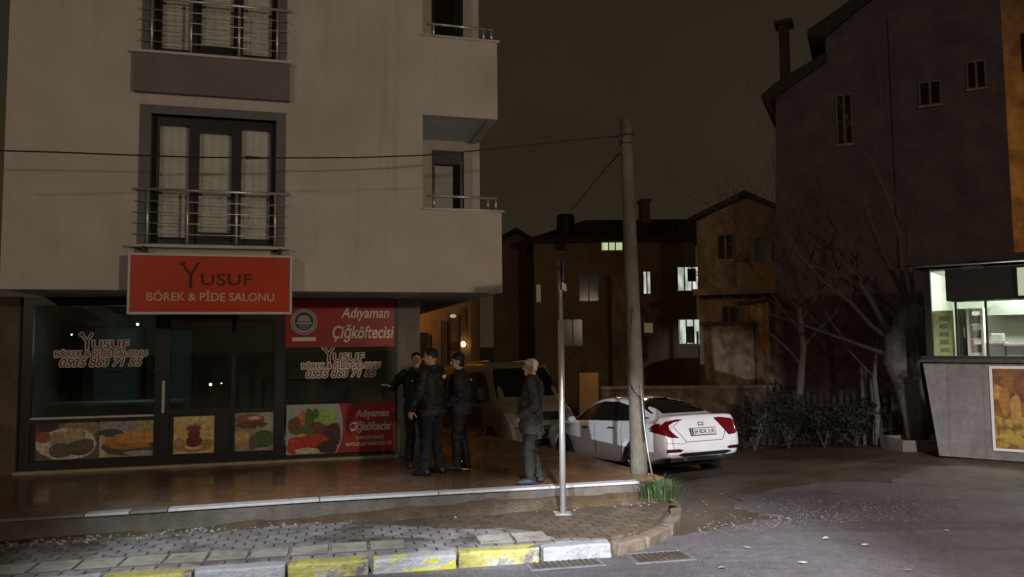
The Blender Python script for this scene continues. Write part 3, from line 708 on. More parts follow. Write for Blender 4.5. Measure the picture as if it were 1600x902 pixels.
M['letterwhite'] = mat('letter_white', (0.84, 0.80, 0.75), 0.5, 4, 0.08)
def disc(cx, cz, r, n=40, r2=None, sq=1.0):
    mb = MB()
    if r2 is None: mb.add([(cx + r*math.cos(2*PI*i/n), 0, cz + sq*r*math.sin(2*PI*i/n)) for i in range(n)], [tuple(range(n))])
    else:
        mb.add([(cx + k*math.cos(2*PI*i/n), 0, cz + sq*k*math.sin(2*PI*i/n)) for k in (r, r2) for i in range(n)], [(i, (i+1) % n, n+(i+1) % n, n+i) for i in range(n)])
    return mb
def flat(mb, name, m, parent, y):
    me = mb.mesh(name); bm = bmesh.new(); bm.from_mesh(me); bmesh.ops.triangulate(bm, faces=bm.faces[:])
    ext = bmesh.ops.solidify(bm, geom=bm.faces[:], thickness=0.0006); bmesh.ops.recalc_face_normals(bm, faces=bm.faces); bm.to_mesh(me); bm.free()
    o = link(me, name, m, parent); o.location.y = y; return o
def banner_back(t, x0, x1, z0, z1, m, name='film'): return W((x0, x1, -.003, 0, z0, z1)).build(name, m, t)
# upper banner
t = shop('window_banner', 'wide red window banner with round emblem across the top of the right pane', 'banner', -.92, -.004, 2.25)
banner_back(t, -.895, .895, 0, .79, M['redfilm'])
mesh_obj(text_mesh('Adıyaman', .25, .004, .22, width=.80, height=.235), 'lettering', M['letterwhite'], t, (.40, -.0042, .545))
mesh_obj(text_mesh('Çiğköftecisi', .25, .004, .22, width=1.02, height=.30), 'lettering', M['letterwhite'], t, (.37, -.0042, .225))
M['emblem'] = mat('emblem_grey', (0.44, 0.42, 0.40), 0.5, 8, 0.1)
e = flat(disc(-.60, .42, .215), 'emblem', M['emblem'], t, -.0045)
M['embdark'] = mat('emblem_dark', (0.07, 0.035, 0.03), 0.5, 5, 0.2)
flat(disc(-.60, .42, .192, r2=.184), 'ring', M['embdark'], e, -.001); flat(disc(-.60, .43, .150), 'medallion', M['embdark'], e, -.001)
mb = MB(); mb.add([(-.60 + .105*math.cos(PI*i/14), 0, .43 + .10*math.sin(PI*i/14)) for i in range(15)], [tuple(range(15))])
mb.add([(-.72, 0, .385), (-.48, 0, .385), (-.48, 0, .415), (-.72, 0, .415)], [(0, 1, 2, 3)])
for k in range(3): mb.add([(-.60 + a, 0, .375 - .028*k - b) for a, b in ((-.10+.02*k, 0), (.10-.02*k, 0), (.10-.02*k, .012), (-.10+.02*k, .012))], [(0, 1, 2, 3)])
flat(mb, 'dome_picture', M['emblem'], e, -.002)
b2 = flat(MB().add([(-.79, 0, .10), (-.41, 0, .10), (-.41, 0, .165), (-.79, 0, .165)], [(0, 1, 2, 3)]), 'emblem_strip', M['letterwhite'], t, -.0045)
# lower banner
t = shop('window_banner', 'red and white window banner with vegetables picture at the bottom of the right pane', 'banner', -.90, -.004, .50)
banner_back(t, -.885, .885, 0, .81, M['redfilm'])
M['picwhite'] = mat('picture_pale', (0.42, 0.45, 0.38), 0.5, 3, 0.25)
arc = [(-.885, .0), (-.10, 0), (-.04, .12), (-.005, .25), (.01, .40), (.0, .55), (-.02, .68), (-.06, .81), (-.885, .81)]
pic = flat(MB().add([(x, 0, z) for x, z in arc], [tuple(range(len(arc)))]), 'picture', M['picwhite'], t, -.0038)
def blob(cx, cz, rx, rz, seed, n=22, amp=.25):
    mb = MB(); mb.add([(cx + rx*math.cos(2*PI*i/n)*(1+amp*noise.noise(Vector((math.cos(2*PI*i/n)*1.5, math.sin(2*PI*i/n)*1.5, seed)))), 0,
                        cz + rz*math.sin(2*PI*i/n)*(1+amp*noise.noise(Vector((math.cos(2*PI*i/n)*1.5+9, math.sin(2*PI*i/n)*1.5, seed))))) for i in range(n)], [tuple(range(n))]); return mb
PC = {}
def pc(name, col, na=.45): return mat('picture_'+name, tuple(min(.85, c*1.6) for c in col), .5, 16, na)
for i, (cx, cz, rx, rz, nm, col) in enumerate([(-.30, .57, .24, .14, 'lettuce', (.20, .33, .06)), (-.72, .47, .15, .15, 'brown', (.12, .04, .02)), (-.60, .60, .09, .13, 'orangefood', (.35, .12, .03)),
        (-.52, .55, .07, .2, 'parsley', (.03, .09, .015)), (-.42, .65, .06, .08, 'parsley', (.03, .09, .015)), (-.40, .36, .2, .16, 'meat', (.10, .03, .015)), (-.15, .30, .15, .2, 'darkmeat', (.035, .012, .012)),
        (-.60, .34, .16, .10, 'herb', (.06, .10, .02)), (-.66, .24, .12, .10, 'lemon', (.45, .33, .03)), (-.50, .18, .34, .14, 'tomato', (.36, .03, .012)), (-.78, .14, .1, .13, 'redpepper', (.40, .035, .03)), (-.18, .10, .22, .10, 'darkmeat', (.035, .012, .012)), (-.56, .06, .2, .045, 'rim', (.42, .40, .20))]):
    bl = blob(cx, cz, rx, rz, i*3.1)
    bl.v = [(max(-.883, min(x, -.075 if z < .14 else -.02)), y, max(.004, min(z, .80))) for x, y, z in bl.v]
    flat(bl, 'food_picture', pc(nm, col), pic, -.0008*(1+i*.55))
mb = MB(); pts = arc[1:8]
mb.tube([(x, 0, z) for x, z in pts], .007, 6); o = mb.build('swoosh', M['letterwhite'], t); o.location.y = -.012
mesh_obj(text_mesh('Adıyaman', .2, .004, .22, width=.56, height=.165), 'lettering', M['letterwhite'], t, (.50, -.0042, .62))
mesh_obj(text_mesh('Çiğköftecisi', .2, .004, .22, width=.69, height=.20), 'lettering', M['letterwhite'], t, (.47, -.0042, .41))
mesh_obj(text_mesh('TÜRKİYE GENELİ', .1, .002, 0, width=.46, height=.07), 'lettering', M['letterwhite'], t, (.46, -.0042, .245))
mesh_obj(text_mesh('BAYİLİKLER VERİLECEKTİR', .1, .002, 0, width=.76, height=.07), 'lettering', M['letterwhite'], t, (.45, -.0042, .14))
# stuck on lettering
M['halo1'] = mat('decal_outline', (0.60, 0.48, 0.42), 0.5, 6, 0.15)
M['halo2'] = mat('decal_outline_bright', (0.86, 0.70, 0.56), 0.5, 6, 0.1)
def window_lettering(u, z, w, halo, label):
    t = shop('window_lettering', label, 'window lettering', u, -.004, z, 'lettering stuck on the shop windows')
    k = w/1.34
    rows = [('USUF', .50*k, .125*k, (.12*k, .125*k), 0), ('BÖREK & PİDE SALONU', 1.28*k, .120*k, (0, 0), 0), ('0535 863 71 55', 1.14*k, .125*k, (0, -.145*k), .25)]
    parts = [(text_mesh(q_, .2, .0015, sh, width=ww, height=hh), (p[0], 0, p[1])) for q_, ww, hh, p, sh in rows] + [(y_logo(.25*k), (-.205*k, 0, .175*k))]
    halo_parts = [(me_, (off[0] + .016*k*math.cos(PI*a/5), -.00012*a, off[2] + .016*k*math.sin(PI*a/5))) for a in range(10) for me_, off in parts]
    o = join_meshes(halo_parts, 'l').build('outline', halo, t, fix=False); o.location.y = -.0005
    o = join_meshes(parts, 'l').build('lettering', M['letterdark'], t, fix=False); o.location.y = -.0032
window_lettering(-4.55, 2.20, 1.36, M['halo1'], 'dim outlined lettering with a phone number on the left shop window')
window_lettering(-.91, 1.955, 1.34, M['halo2'], 'bright outlined lettering with a phone number between two red banners')
# food posters
def poster(u, z, w, h, label, base, blobs):
    t = shop('food_poster', label, 'poster', u, -.034 if False else -.009, z, 'food posters along the bottom of the shopfront')
    W((-w/2, w/2, -.004, 0, 0, h)).build('sheet', pc(*base), t)
    for i, (cx, cz, rx, rz, nm, col) in enumerate(blobs):
        bl = blob(cx*w, cz*h, rx*w, rz*h, i*2.3+u, amp=.16)
        bl.v = [(max(-w/2+.002, min(x, w/2-.002)), y, max(.002, min(zz, h-.002))) for x, y, zz in bl.v]
        flat(bl, 'food_picture', pc(nm, col), t, -.0045 - .0008*(1+i))
poster(-4.99, .585, .86, .565, 'poster of stuffed food on a white oval plate', ('brownback', (.12, .075, .05)), [(-.35, .9, .2, .14, 'purple', (.05, .015, .03)), (.2, .8, .35, .2, 'crumb', (.20, .14, .07)), (0, .42, .5, .42, 'plate', (.42, .36, .32)), (-.38, .6, .14, .14, 'redgarnish', (.22, .07, .04)), (-.12, .55, .16, .2, 'dumpling', (.26, .19, .10)), (.12, .62, .18, .22, 'dumpling2', (.30, .24, .12)), (-.1, .25, .2, .2, 'stuffed', (.10, .07, .055)), (.2, .3, .22, .2, 'stuffed2', (.08, .065, .045)), (.3, .4, .14, .14, 'stuffed', (.10, .07, .055))])
poster(-4.14, .59, .82, .56, 'poster of golden pastry rolls piled on a dish', ('yellowback', (.28, .22, .08)), [(-.2, .85, .4, .16, 'cloth', (.20, .19, .17)), (-.3, .66, .22, .12, 'shade', (.06, .055, .05)), (-.44, .2, .1, .4, 'clothpale', (.36, .31, .24)), (.05, .28, .5, .26, 'dishdark', (.07, .06, .05)), (-.05, .40, .4, .13, 'pastry', (.36, .15, .035)), (.12, .55, .36, .12, 'pastry2', (.42, .19, .05)), (.02, .30, .38, .09, 'pastry3', (.30, .12, .03)), (.2, .42, .28, .08, 'pastry2', (.42, .19, .05)), (.2, .1, .26, .06, 'glassrim', (.22, .25, .26))])
poster(-3.19, .595, .60, .58, 'yellow poster of a tea glass on a saucer', ('teayellow', (.46, .33, .13)), [(0, .93, .44, .05, 'teapale', (.45, .36, .2)), (0, .18, .48, .14, 'saucer', (.28, .17, .09)), (-.35, .3, .12, .12, 'sugar', (.30, .19, .08)), (.3, .28, .2, .1, 'teaspoon', (.26, .15, .06)), (0, .17, .24, .06, 'saucerrim', (.50, .40, .26)), (0, .33, .2, .16, 'tea', (.13, .018, .014)), (0, .5, .15, .16, 'tea', (.13, .018, .014)), (0, .68, .19, .10, 'tea2', (.17, .03, .02)), (0, .78, .20, .03, 'tearim', (.30, .2, .12))])
poster(-2.29, .595, .60, .61, 'poster of wraps above sliced greens and lemons', ('wrapback', (.22, .18, .14)), [(.3, .75, .22, .3, 'pale', (.42, .39, .33)), (-.1, .82, .42, .14, 'wrap', (.18, .075, .04)), (-.05, .68, .4, .10, 'wrap2', (.10, .04, .025)), (0, .86, .18, .05, 'wraplight', (.42, .32, .25)), (-.3, .33, .2, .2, 'slice', (.38, .29, .10)), (-.3, .2, .18, .1, 'slice2', (.32, .2, .08)), (.12, .45, .1, .2, 'salad', (.18, .26, .12)), (.25, .3, .28, .24, 'greens', (.045, .085, .02)), (0, .22, .12, .2, 'pickle', (.12, .06, .03)), (.2, .06, .2, .02, 'glassrim', (.22, .25, .26))])

# ------------------------------------------------------------------ utility pole, sign post, cables, grass
M['polewood'] = stain(mat('pole_concrete', (0.165, 0.148, 0.112), 0.9, 5, 0.25, 0.7, 30), (0.085, 0.07, 0.05), 2.2, 0.45, 0.7, (1, 1, .25))
pb = on_z(1000, 766, 0.16); pt = on_y(977, 186, pb.y)
t = thing('utility_pole', 'weathered round utility pole leaning left at the terrace corner', 'utility pole', pb)
d = pt - pb
path = [d*k/12 for k in range(13)]; path[0] = Vector((0, 0, -0.2))
mb = MB(); mb.tube(path, [0.122 - 0.036*k/12 for k in range(13)], 20)
mb.build('shaft', M['polewood'], t, smooth=True)
bk = d*0.953
mb = MB(); mb.tube([bk + Vector((-.13, -.10, 0)), bk + Vector((.10, -.10, 0.005))], .014, 8); mb.box(bk.x-.125, bk.x-.095, bk.y-.13, bk.y-.07, bk.z-.11, bk.z+.0)
mb.build('bracket', M['iron'], t)
mb = MB()
for zz in (.93, .955): mb.tube([d*zz + Vector((.099*math.cos(q), .099*math.sin(q), 0)) for q in [2*PI*i/20 for i in range(21)]], .008, 6)
mb.build('band', M['iron'], t)
def pw(px, py, dy=-.16): return on_y(px, py, pb.y+dy) - pb
mb = MB(); mb.tube([pw(988, 480), pw(983, 545), pw(979, 570), pw(982, 598), pw(990, 612), pw(999, 622), pw(1003, 650, -.15), pw(1006, 690, -.15)], .008, 6); mb.build('cable_loop', M['black'], t, smooth=True)
mb = MB(); mb.tube([pw(1001, 600, -.15), pw(1006, 660, -.16), pw(1012, 705, -.2), pw(1019, 742, -.25)], .010, 6); mb.build('ground_wire', M['steel'], t, smooth=True)

def cable(label, pts, r, name='overhead_cable', clamp=None):
    o0 = Vector(pts[0]); t = thing(name, label, 'cable', o0)
    fine = []
    for a, b in zip(pts[:-1], pts[1:]):
        for k in range(4): fine.append(Vector(a).lerp(Vector(b), k/4) - o0)
    fine.append(Vector(pts[-1]) - o0)
    MB().tube(fine, r, 6).build('wire', M['black'], t, smooth=True)
    if clamp is not None:
        c = Vector(clamp[0]) - o0; e = Vector(clamp[1]) - o0
        MB().bone(c, e, r*1.2, r*2.6, 8).build('clamp', M['black'], t, smooth=True)
def lerp_y(px): return pb.y - .1 + (965-px)/1000*(-2.3)
cp = [(965, 213), (900, 219), (830, 227), (750, 235), (660, 243), (560, 246.5), (430, 247), (310, 246), (190, 242), (90, 238), (0, 235.5), (-90, 231)]
cable('black overhead cable crossing the beige facade to the pole', [on_y(x, y, lerp_y(x)) for x, y in cp], .010, clamp=(on_y(412, 247.3, lerp_y(412)), on_y(386, 246.3, lerp_y(386))))
cable('thin slanting cable from the pole down to the dark roof', [on_y(968, 240, pb.y-.1), on_y(940, 271, 18), on_y(915, 302, 26), on_y(891, 331, 33.0)], .016)

t = thing('sign_post', 'slim galvanised steel sign post in front of the terrace', 'sign post', (0.61, 9.76, 0.155))
MB().tube([(0, 0, 0), (0.005, 0, 2.42)], .038, 14).build('lower_tube', M['steel'], t, smooth=True)
MB().tube([(0.005, 0, 2.42), (0.0, 0, 3.17)], .034, 14).build('upper_tube', mat('dull_steel', (.30, .29, .27), .45, 8, .2, metal=.9), t, smooth=True)
W((-.10, .10, -.10, .10, 0, .012)).build('base_plate', M['steel'], t)
M['signblue'] = mat('sign_blue', (0.02, 0.035, 0.16), 0.4, 5, 0.2)
p = W((-.30, .30, -.012, .0, 0, .27)).build('street_plate', M['signblue'], t); p.location = (.052, .22, 2.90); p.rotation_euler = (0, 0, R(86))
p2 = W((-.20, .20, -.012, .0, 0, .09)).build('lower_plate', M['white'], t); p2.location = (.058, .10, 2.80); p2.rotation_euler = (0, 0, R(80))
W((-.045, .045, -.045, .045, 2.93, 2.96), (-.045, .045, -.045, .045, 3.10, 3.13)).build('clamp', M['iron'], t)

M['blade'] = mat('grass_blade', (0.050, 0.082, 0.026), 0.6, 14, 0.6)
gb = on_y(1029, 779, 10.42); gb.z = max(gb.z, 0.0); rnd = random.Random(4)
t = thing('grass_tuft', 'green grass tuft at the foot of the utility pole', 'grass tuft', gb)
mb = MB()
for i in range(460):
    a = rnd.uniform(0, 2*PI); r0 = abs(rnd.gauss(0, .15)); h = rnd.uniform(.08, .38)*(1-r0); lean = rnd.uniform(.03, .30)
    b = Vector((r0*math.cos(a)*1.2, r0*math.sin(a)*.7, 0)); dv = Vector((math.cos(a), math.sin(a), 0)); sd = Vector((-math.sin(a), math.cos(a), 0))*rnd.uniform(.004, .007)
    p1 = b + dv*lean*.35 + Vector((0, 0, h*.65)); p2 = b + dv*lean + Vector((0, 0, h*rnd.uniform(.75, 1)))
    mb.add([b-sd, b+sd, p1+sd*.8, p1-sd*.8, p2], [(0, 1, 2, 3), (3, 2, 4)])
mb.build('blades', M['blade'], t, fix=False)
mb = MB()
for i in range(40):
    q_ = rnd.uniform(.02, .05); mb.ball((rnd.uniform(-.2, .2), rnd.uniform(-.10, .12), .0), (q_, q_, q_*.4), 6, 4)
mb.build('soil', M['mud'], t, fix=False)

# ------------------------------------------------------------------ people
M['skin'] = mat('skin', (0.58, 0.36, 0.24), 0.55, 12, 0.1)
M['hair'] = mat('black_hair', (0.010, 0.008, 0.007), 0.6, 30, 0.4)
M['eye'] = mat('eye_dark', (0.02, 0.015, 0.012), 0.3)
M['navy'] = mat('police_jacket', (0.010, 0.011, 0.016), 0.65, 10, 0.35, 0.4, 50)
M['navy2'] = mat('police_jacket_grey', (0.011, 0.012, 0.013), 0.6, 10, 0.35, 0.4, 50)
M['jeans'] = mat('dark_trousers', (0.009, 0.012, 0.018), 0.8, 12, 0.3, 0.4, 60)
M['coat'] = mat('grey_coat', (0.048, 0.044, 0.041), 0.85, 14, 0.25, 0.4, 60)
M['olive'] = mat('olive_trousers', (0.018, 0.0175, 0.012), 0.85, 12, 0.3, 0.4, 60)
M['shoe'] = mat('shoe_black', (0.012, 0.012, 0.013), 0.4, 10, 0.3)
M['shoebrown'] = mat('shoe_brown', (0.06, 0.035, 0.022), 0.6, 10, 0.3)
M['shoegrey'] = mat('shoe_grey', (0.02, 0.02, 0.024), 0.6, 10, 0.3)
M['capcloth'] = mat('cap_cloth', (0.85, 0.74, 0.60), 0.8, 14, 0.1)
M['beard'] = mat('white_beard', (0.7, 0.66, 0.6), 0.9, 40, 0.3)
M['reflect'] = mat('reflective_patch', (0.80, 0.80, 0.80), 0.35, 20, 0.1)

def hand(mb, wrist, d, palm, k=1.0, curl=.5, side=1):
    """palm and five bent fingers; d = pointing direction, palm = palm normal, side=+1 thumb towards d x palm"""
    d = Vector(d).normalized(); palm = (Vector(palm) - d*Vector(palm).dot(d)).normalized(); s = d.cross(palm)*side
    w = Vector(wrist)
    for q in (-.026, -.009, .009, .026): mb.bone(w + s*q*.7*k + d*.005*k, w + s*q*k + d*.075*k, .014*k, .012*k, 8)
    for q, ln in ((.030, .066), (.010, .076), (-.010, .070), (-.029, .054)):
        p = w + s*q*k + d*.08*k; v = d.copy()
        for j, fr in enumerate((.45, .32, .23)):
            v = (v + palm*curl*(.45 + .25*j)).normalized(); e = p + v*ln*fr*k*1.15
            mb.bone(p, e, .0092*k, .0080*k, 8); p = e
    p = w + s*.028*k + d*.022*k; v = (s*.8 + d*.6 + palm*.25).normalized()
    for ln in (.036, .030, .024):
        e = p + v*ln*k; mb.bone(p, e, .011*k, .0095*k, 8); p = e; v = (v + d*.35 + palm*.3).normalized()

def person(label, loc, rotz, P):
    h = P['h']; k = h/1.75
    t = thing('person', label, 'person', loc, rotz, P.get('group'))
    V = lambda x, y, z: Vector((x*k, y*k, z*k))
    hips = {s: V(.095*s, 0, .93) for s in (-1, 1)}
    knees = {s: V(*P['knee'][s]) for s in (-1, 1)}; ank = {s: V(*P['ankle'][s]) for s in (-1, 1)}
    sh = {s: V(.19*s, P.get('shy', 0), 1.43) for s in (-1, 1)}
    el = {s: V(*P['elbow'][s]) for s in (-1, 1)}; wr = {s: V(*P['wrist'][s]) for s in (-1, 1)}
    lean = P.get('lean', 0.0); belly = P.get('belly', 0.0)
    hc = V(0, lean + .035, 1.635); hr = Matrix.Rotation(P.get('head', 0), 3, 'Z') @ Matrix.Rotation(P.get('nod', 0), 3, 'X')
    H = lambda x, y, z: hc + hr @ V(x, y, z)
    b = MB()
    # head: skull, jaw, brow, nose, ears, lips
    b.ball(H(0, -.012, .03), (.076*k, .095*k, .090*k), 24, 16, hr)
    b.ball(H(0, .022, -.045), (.056*k, .062*k, .068*k), 20, 14, hr)
    b.ball(H(0, .055, -.088), (.026*k, .022*k, .020*k), 12, 8, hr)
    b.bone(H(0, .082, .022), H(0, .104, -.022), .008*k, .0135*k, 10)
    for s in (-1, 1):
        b.ball(H(.078*s, -.012, -.005), (.010*k, .020*k, .032*k), 10, 8, hr); b.bone(H(.015*s, .078, .034), H(.048*s, .064, .032), .010*k, .009*k, 8)
        b.ball(H(.012*s, .094, -.026), (.010*k, .010*k, .008*k), 8, 6, hr); b.ball(H(.042*s, .052, -.03), (.022*k, .026*k, .022*k), 10, 8, hr)
    b.bone(H(-.018, .078, -.055), H(.018, .078, -.055), .0075*k, .0075*k, 8); b.bone(H(-.015, .075, -.066), H(.015, .075, -.066), .0075*k, .0075*k, 8)
    b.bone(V(0, lean - .01, 1.44), hc + V(0, -.02, -.06), .060*k, .054*k)
    tors = [(0, 0, .90, .155, .105), (0, 0, 1.0, .15, .105), (0, belly*.5, 1.10, .145, .105), (0, lean*.4, 1.25, .165, .115), (0, lean*.8, 1.36, .185, .11), (0, lean, 1.44, .14, .085), (0, lean, 1.49, .06, .05)]
    b.rings([tuple(q*k for q in r) for r in tors])
    for s in (-1, 1):
        b.bone(sh[s], el[s], .052*k, .042*k); b.bone(el[s], wr[s], .041*k, .028*k)
        b.bone(hips[s], knees[s], .082*k, .056*k); b.bone(knees[s], ank[s], .054*k, .038*k)
        toe = V(*P.get('toe', {1: (.03, .17, 0), -1: (-.03, .17, 0)})[s]); b.bone(ank[s] + V(0, -.02, -.04), ank[s] + toe + V(0, 0, -.045), .034*k, .026*k)
        hd, pn, curl = P['hand'][s]; hand(b, wr[s], hd, pn, k, curl, P.get('thumb', {1: 1, -1: 1})[s])
    body = link(remesh(b, .0065, 5), 'body', M[P.get('skin', 'skin')], t, True)
    for s in (-1, 1): MB().ball(H(.030*s, .0765, .012), (.011*k, .006*k, .006*k), 10, 8, hr).build('eye', M['eye'], t, smooth=True)
    # jacket
    j = MB(); hem = P.get('hem', .80); ex = P.get('bulk', 1.0)
    jr = [(0, belly*.3, hem, .195*ex, .155*ex), (0, belly*.7, hem+.10, .19*ex, .155*ex), (0, belly, 1.05, .185*ex, .15*ex+belly*.3), (0, lean*.4+belly*.5, 1.20, .195*ex, .152*ex), (0, lean*.7, 1.32, .205*ex, .148*ex), (0, lean*.9, 1.42, .185*ex, .120*ex), (0, lean, 1.475, .115, .092), (0, lean, 1.53, .086, .08)]
    j.rings([tuple(q*k for q in r) for r in jr])
    for s in (-1, 1):
        j.bone(sh[s], el[s], .078*ex*k, .066*ex*k); j.bone(el[s], el[s].lerp(wr[s], .95), .064*ex*k, .050*ex*k)
    link(remesh(j, .012, 5, .024*k, 9.0, h*7), 'jacket', M[P['jacket']], t, True)
    # trousers
    q = MB(); q.rings([tuple(c*k for c in r) for r in ((0, 0, .83, .17, .125), (0, 0, .90, .178, .13), (0, 0, 1.0, .17, .125), (0, 0, 1.04, .165, .12))])
    for s in (-1, 1):
        q.bone(hips[s], knees[s], .100*k, .078*k); q.bone(knees[s], knees[s].lerp(ank[s], .92), .076*k, .068*k)
    link(remesh(q, .012, 4, .022*k, 9.0, h*3), 'trousers', M[P['trousers']], t, True)
    for s in (-1, 1):
        toe = V(*P.get('toe', {1: (.03, .17, 0), -1: (-.03, .17, 0)})[s]); a = ank[s]
        g = MB(); g.bone(a + V(0, -.035, -.038), a + toe*.55 + V(0, 0, -.035), .044*k, .046*k); g.bone(a + toe*.5 + V(0, 0, -.042), a + toe + V(0, 0, -.046), .043*k, .034*k)
        g.bone(a + V(0, 0, .06), a + V(0, -.01, -.03), .052*k, .05*k)
        me = remesh(g, .009, 3)
        for v in me.vertices: v.co.z = max(v.co.z, 0.004)
        link(me, 'shoe', M[P['shoe']], t, True)
    # hair or headgear
    if P['top'] == 'hair':
        g = MB(); g.ball(H(0, -.022, .046), (.082*k, .094*k, .088*k), 24, 16, hr)
        me = remesh(g, .008, 2, .006, 40)
        bm = bmesh.new(); bm.from_mesh(me)
        cut = hr @ Vector((0, .72, -.70)); bmesh.ops.bisect_plane(bm, geom=bm.verts[:]+bm.edges[:]+bm.faces[:], plane_co=H(0, .060, .052), plane_no=cut, clear_outer=True)
        bm.to_mesh(me); bm.free(); link(me, 'hair', M['hair'], t, True)
    elif P['top'] == 'beanie':
        g = MB(); g.ball(H(0, -.016, .055), (.088*k, .104*k, .088*k), 24, 16, hr); me = remesh(g, .008, 2, .004, 20)
        bm = bmesh.new(); bm.from_mesh(me); bmesh.ops.bisect_plane(bm, geom=bm.verts[:]+bm.edges[:]+bm.faces[:], plane_co=H(0, .02, .030), plane_no=hr @ Vector((0, .45, -.9)), clear_outer=True)
        bm.to_mesh(me); bm.free(); link(me, 'beanie', M['hair'], t, True)
        g = MB(); g.ball(H(0, -.05, -.02), (.075*k, .06*k, .075*k), 18, 12, hr); link(remesh(g, .009, 2), 'hair', M['hair'], t, True)
    else:
        g = MB(); g.ball(H(0, -.016, .052), (.086*k, .102*k, .078*k), 24, 16, hr); me = remesh(g, .008, 2)
        bm = bmesh.new(); bm.from_mesh(me); bmesh.ops.bisect_plane(bm, geom=bm.verts[:]+bm.edges[:]+bm.faces[:], plane_co=H(0, .02, .040), plane_no=hr @ Vector((0, .35, -.93)), clear_outer=True)
        bm.to_mesh(me); bm.free(); c = link(me, 'cap', M['capcloth'], t, True)
        g = MB(); g.ball(H(0, -.055, -.01), (.072*k, .05*k, .055*k), 18, 12, hr); link(remesh(g, .009, 2), 'hair', M['beard'], t, True)
        g = MB(); g.ball(H(0, .05, -.085), (.040*k, .034*k, .040*k), 16, 10, hr); g.bone(H(-.05, .02, -.05), H(0, .06, -.085), .02*k, .028*k); g.bone(H(.05, .02, -.05), H(0, .06, -.085), .02*k, .028*k)
        link(remesh(g, .008, 2, .006, 50), 'beard', M['beard'], t, True)
    for nm, p, r in P.get('patch', []):
        o = MB().ball((0, 0, 0), r, 12, 8).build(nm, M['reflect'], t, smooth=True); o.location = V(*p)
    if P.get('belt'):
        b_ = MB(); n = 28; z = .985
        for i in range(n):
            a0, a1 = 2*PI*i/n, 2*PI*(i+1)/n
            for zz in (0,): b_.add([((.206*ex)*k*math.cos(a), (.168*ex)*k*math.sin(a) , (hem+.055+dz)*k) for a, dz in ((a0, 0), (a1, 0), (a1, .04), (a0, .04))], [(0, 1, 2, 3)])
        b_.build('belt', M[P['belt']], t, fix=False)
    return t
GP = 'officers talking beside the shop pillar'
down = lambda s: ((.02*s, .10, -1), (-s, .1, 0), .45)
person('short haired officer facing the camera with one arm held out beside the red banners', (-1.50, 11.92, .405), R(205), dict(h=1.74, group=GP,
    knee={1: (.10, .05, .50), -1: (-.13, .02, .50)}, ankle={1: (.09, -.06, .085), -1: (-.15, .0, .085)},
    elbow={1: (.40, .10, 1.24), -1: (-.27, -.03, 1.15)}, wrist={1: (.50, .27, 1.27), -1: (-.26, .08, .92)},
    hand={1: ((.75, .6, .3), (0, -.2, -1), .25), -1: down(-1)}, thumb={1: -1, -1: 1}, head=R(-12), hem=.84, jacket='navy', trousers='jeans', shoe='shoebrown', top='hair',
    patch=[('badge', (.10, .150, 1.33), (.022, .012, .014))]))
person('officer in the middle with his back half turned and hand at his belt', (-1.17, 11.22, .405), R(62), dict(h=1.80, group=GP,
    knee={1: (.10, .03, .50), -1: (-.11, .02, .50)}, ankle={1: (.13, -.05, .085), -1: (-.13, .03, .085)},
    elbow={1: (.28, .03, 1.16), -1: (-.29, .02, 1.14)}, wrist={1: (.24, .22, 1.02), -1: (-.27, .16, .92)},
    hand={1: ((-.4, .8, -.2), (-1, -.2, 0), .5), -1: ((.15, .4, -.9), (1, 0, 0), .5)}, thumb={1: 1, -1: 1}, head=R(22), hem=.82, bulk=1.08, jacket='navy2', trousers='jeans', shoe='shoe', top='hair', belt='shoegrey',
    patch=[('shoulder_patch', (-.238, -.02, 1.31), (.014, .034, .034)), ('back_patch', (.05, -.168, 1.37), (.05, .012, .03))]))
person('officer in a dark beanie standing in profile nearest the van', (-.80, 11.62, .405), R(88), dict(h=1.72, group=GP,
    knee={1: (.10, -.02, .50), -1: (-.11, .05, .50)}, ankle={1: (.11, -.09, .085), -1: (-.12, .03, .085)},
    elbow={1: (.27, -.02, 1.15), -1: (-.27, -.03, 1.15)}, wrist={1: (.20, .18, 1.0), -1: (-.22, .18, 1.0)},
    hand={1: ((-.6, .7, -.2), (-.5, -.4, -.5), .5), -1: ((.6, .7, -.2), (.5, -.4, -.5), .5)}, thumb={1: 1, -1: -1}, head=R(8), hem=.84, bulk=1.12, jacket='navy', trousers='navy', shoe='shoe', top='beanie',
    patch=[('shoulder_patch', (-.252, -.02, 1.24), (.012, .024, .024)), ('shoulder_patch', (.05, -.172, 1.36), (.035, .010, .02))]))
person('older bearded man in a pale cap and grey coat watching from the terrace edge', (.27, 10.46, .405), R(86), dict(h=1.66,
    knee={1: (.09, .04, .50), -1: (-.10, .06, .50)}, ankle={1: (.10, -.07, .085), -1: (-.10, .04, .085)},
    elbow={1: (.27, -.05, 1.14), -1: (-.27, -.06, 1.14)}, wrist={1: (.22, .17, .98), -1: (-.23, .16, .97)},
    hand={1: ((-.5, .6, -.5), (-.6, -.4, 0), .5), -1: ((.45, .6, -.6), (.6, -.4, 0), .5)}, thumb={1: 1, -1: -1}, hem=.70, bulk=1.10, belly=.05, lean=.0, jacket='coat', trousers='olive', shoe='shoegrey', top='cap'))

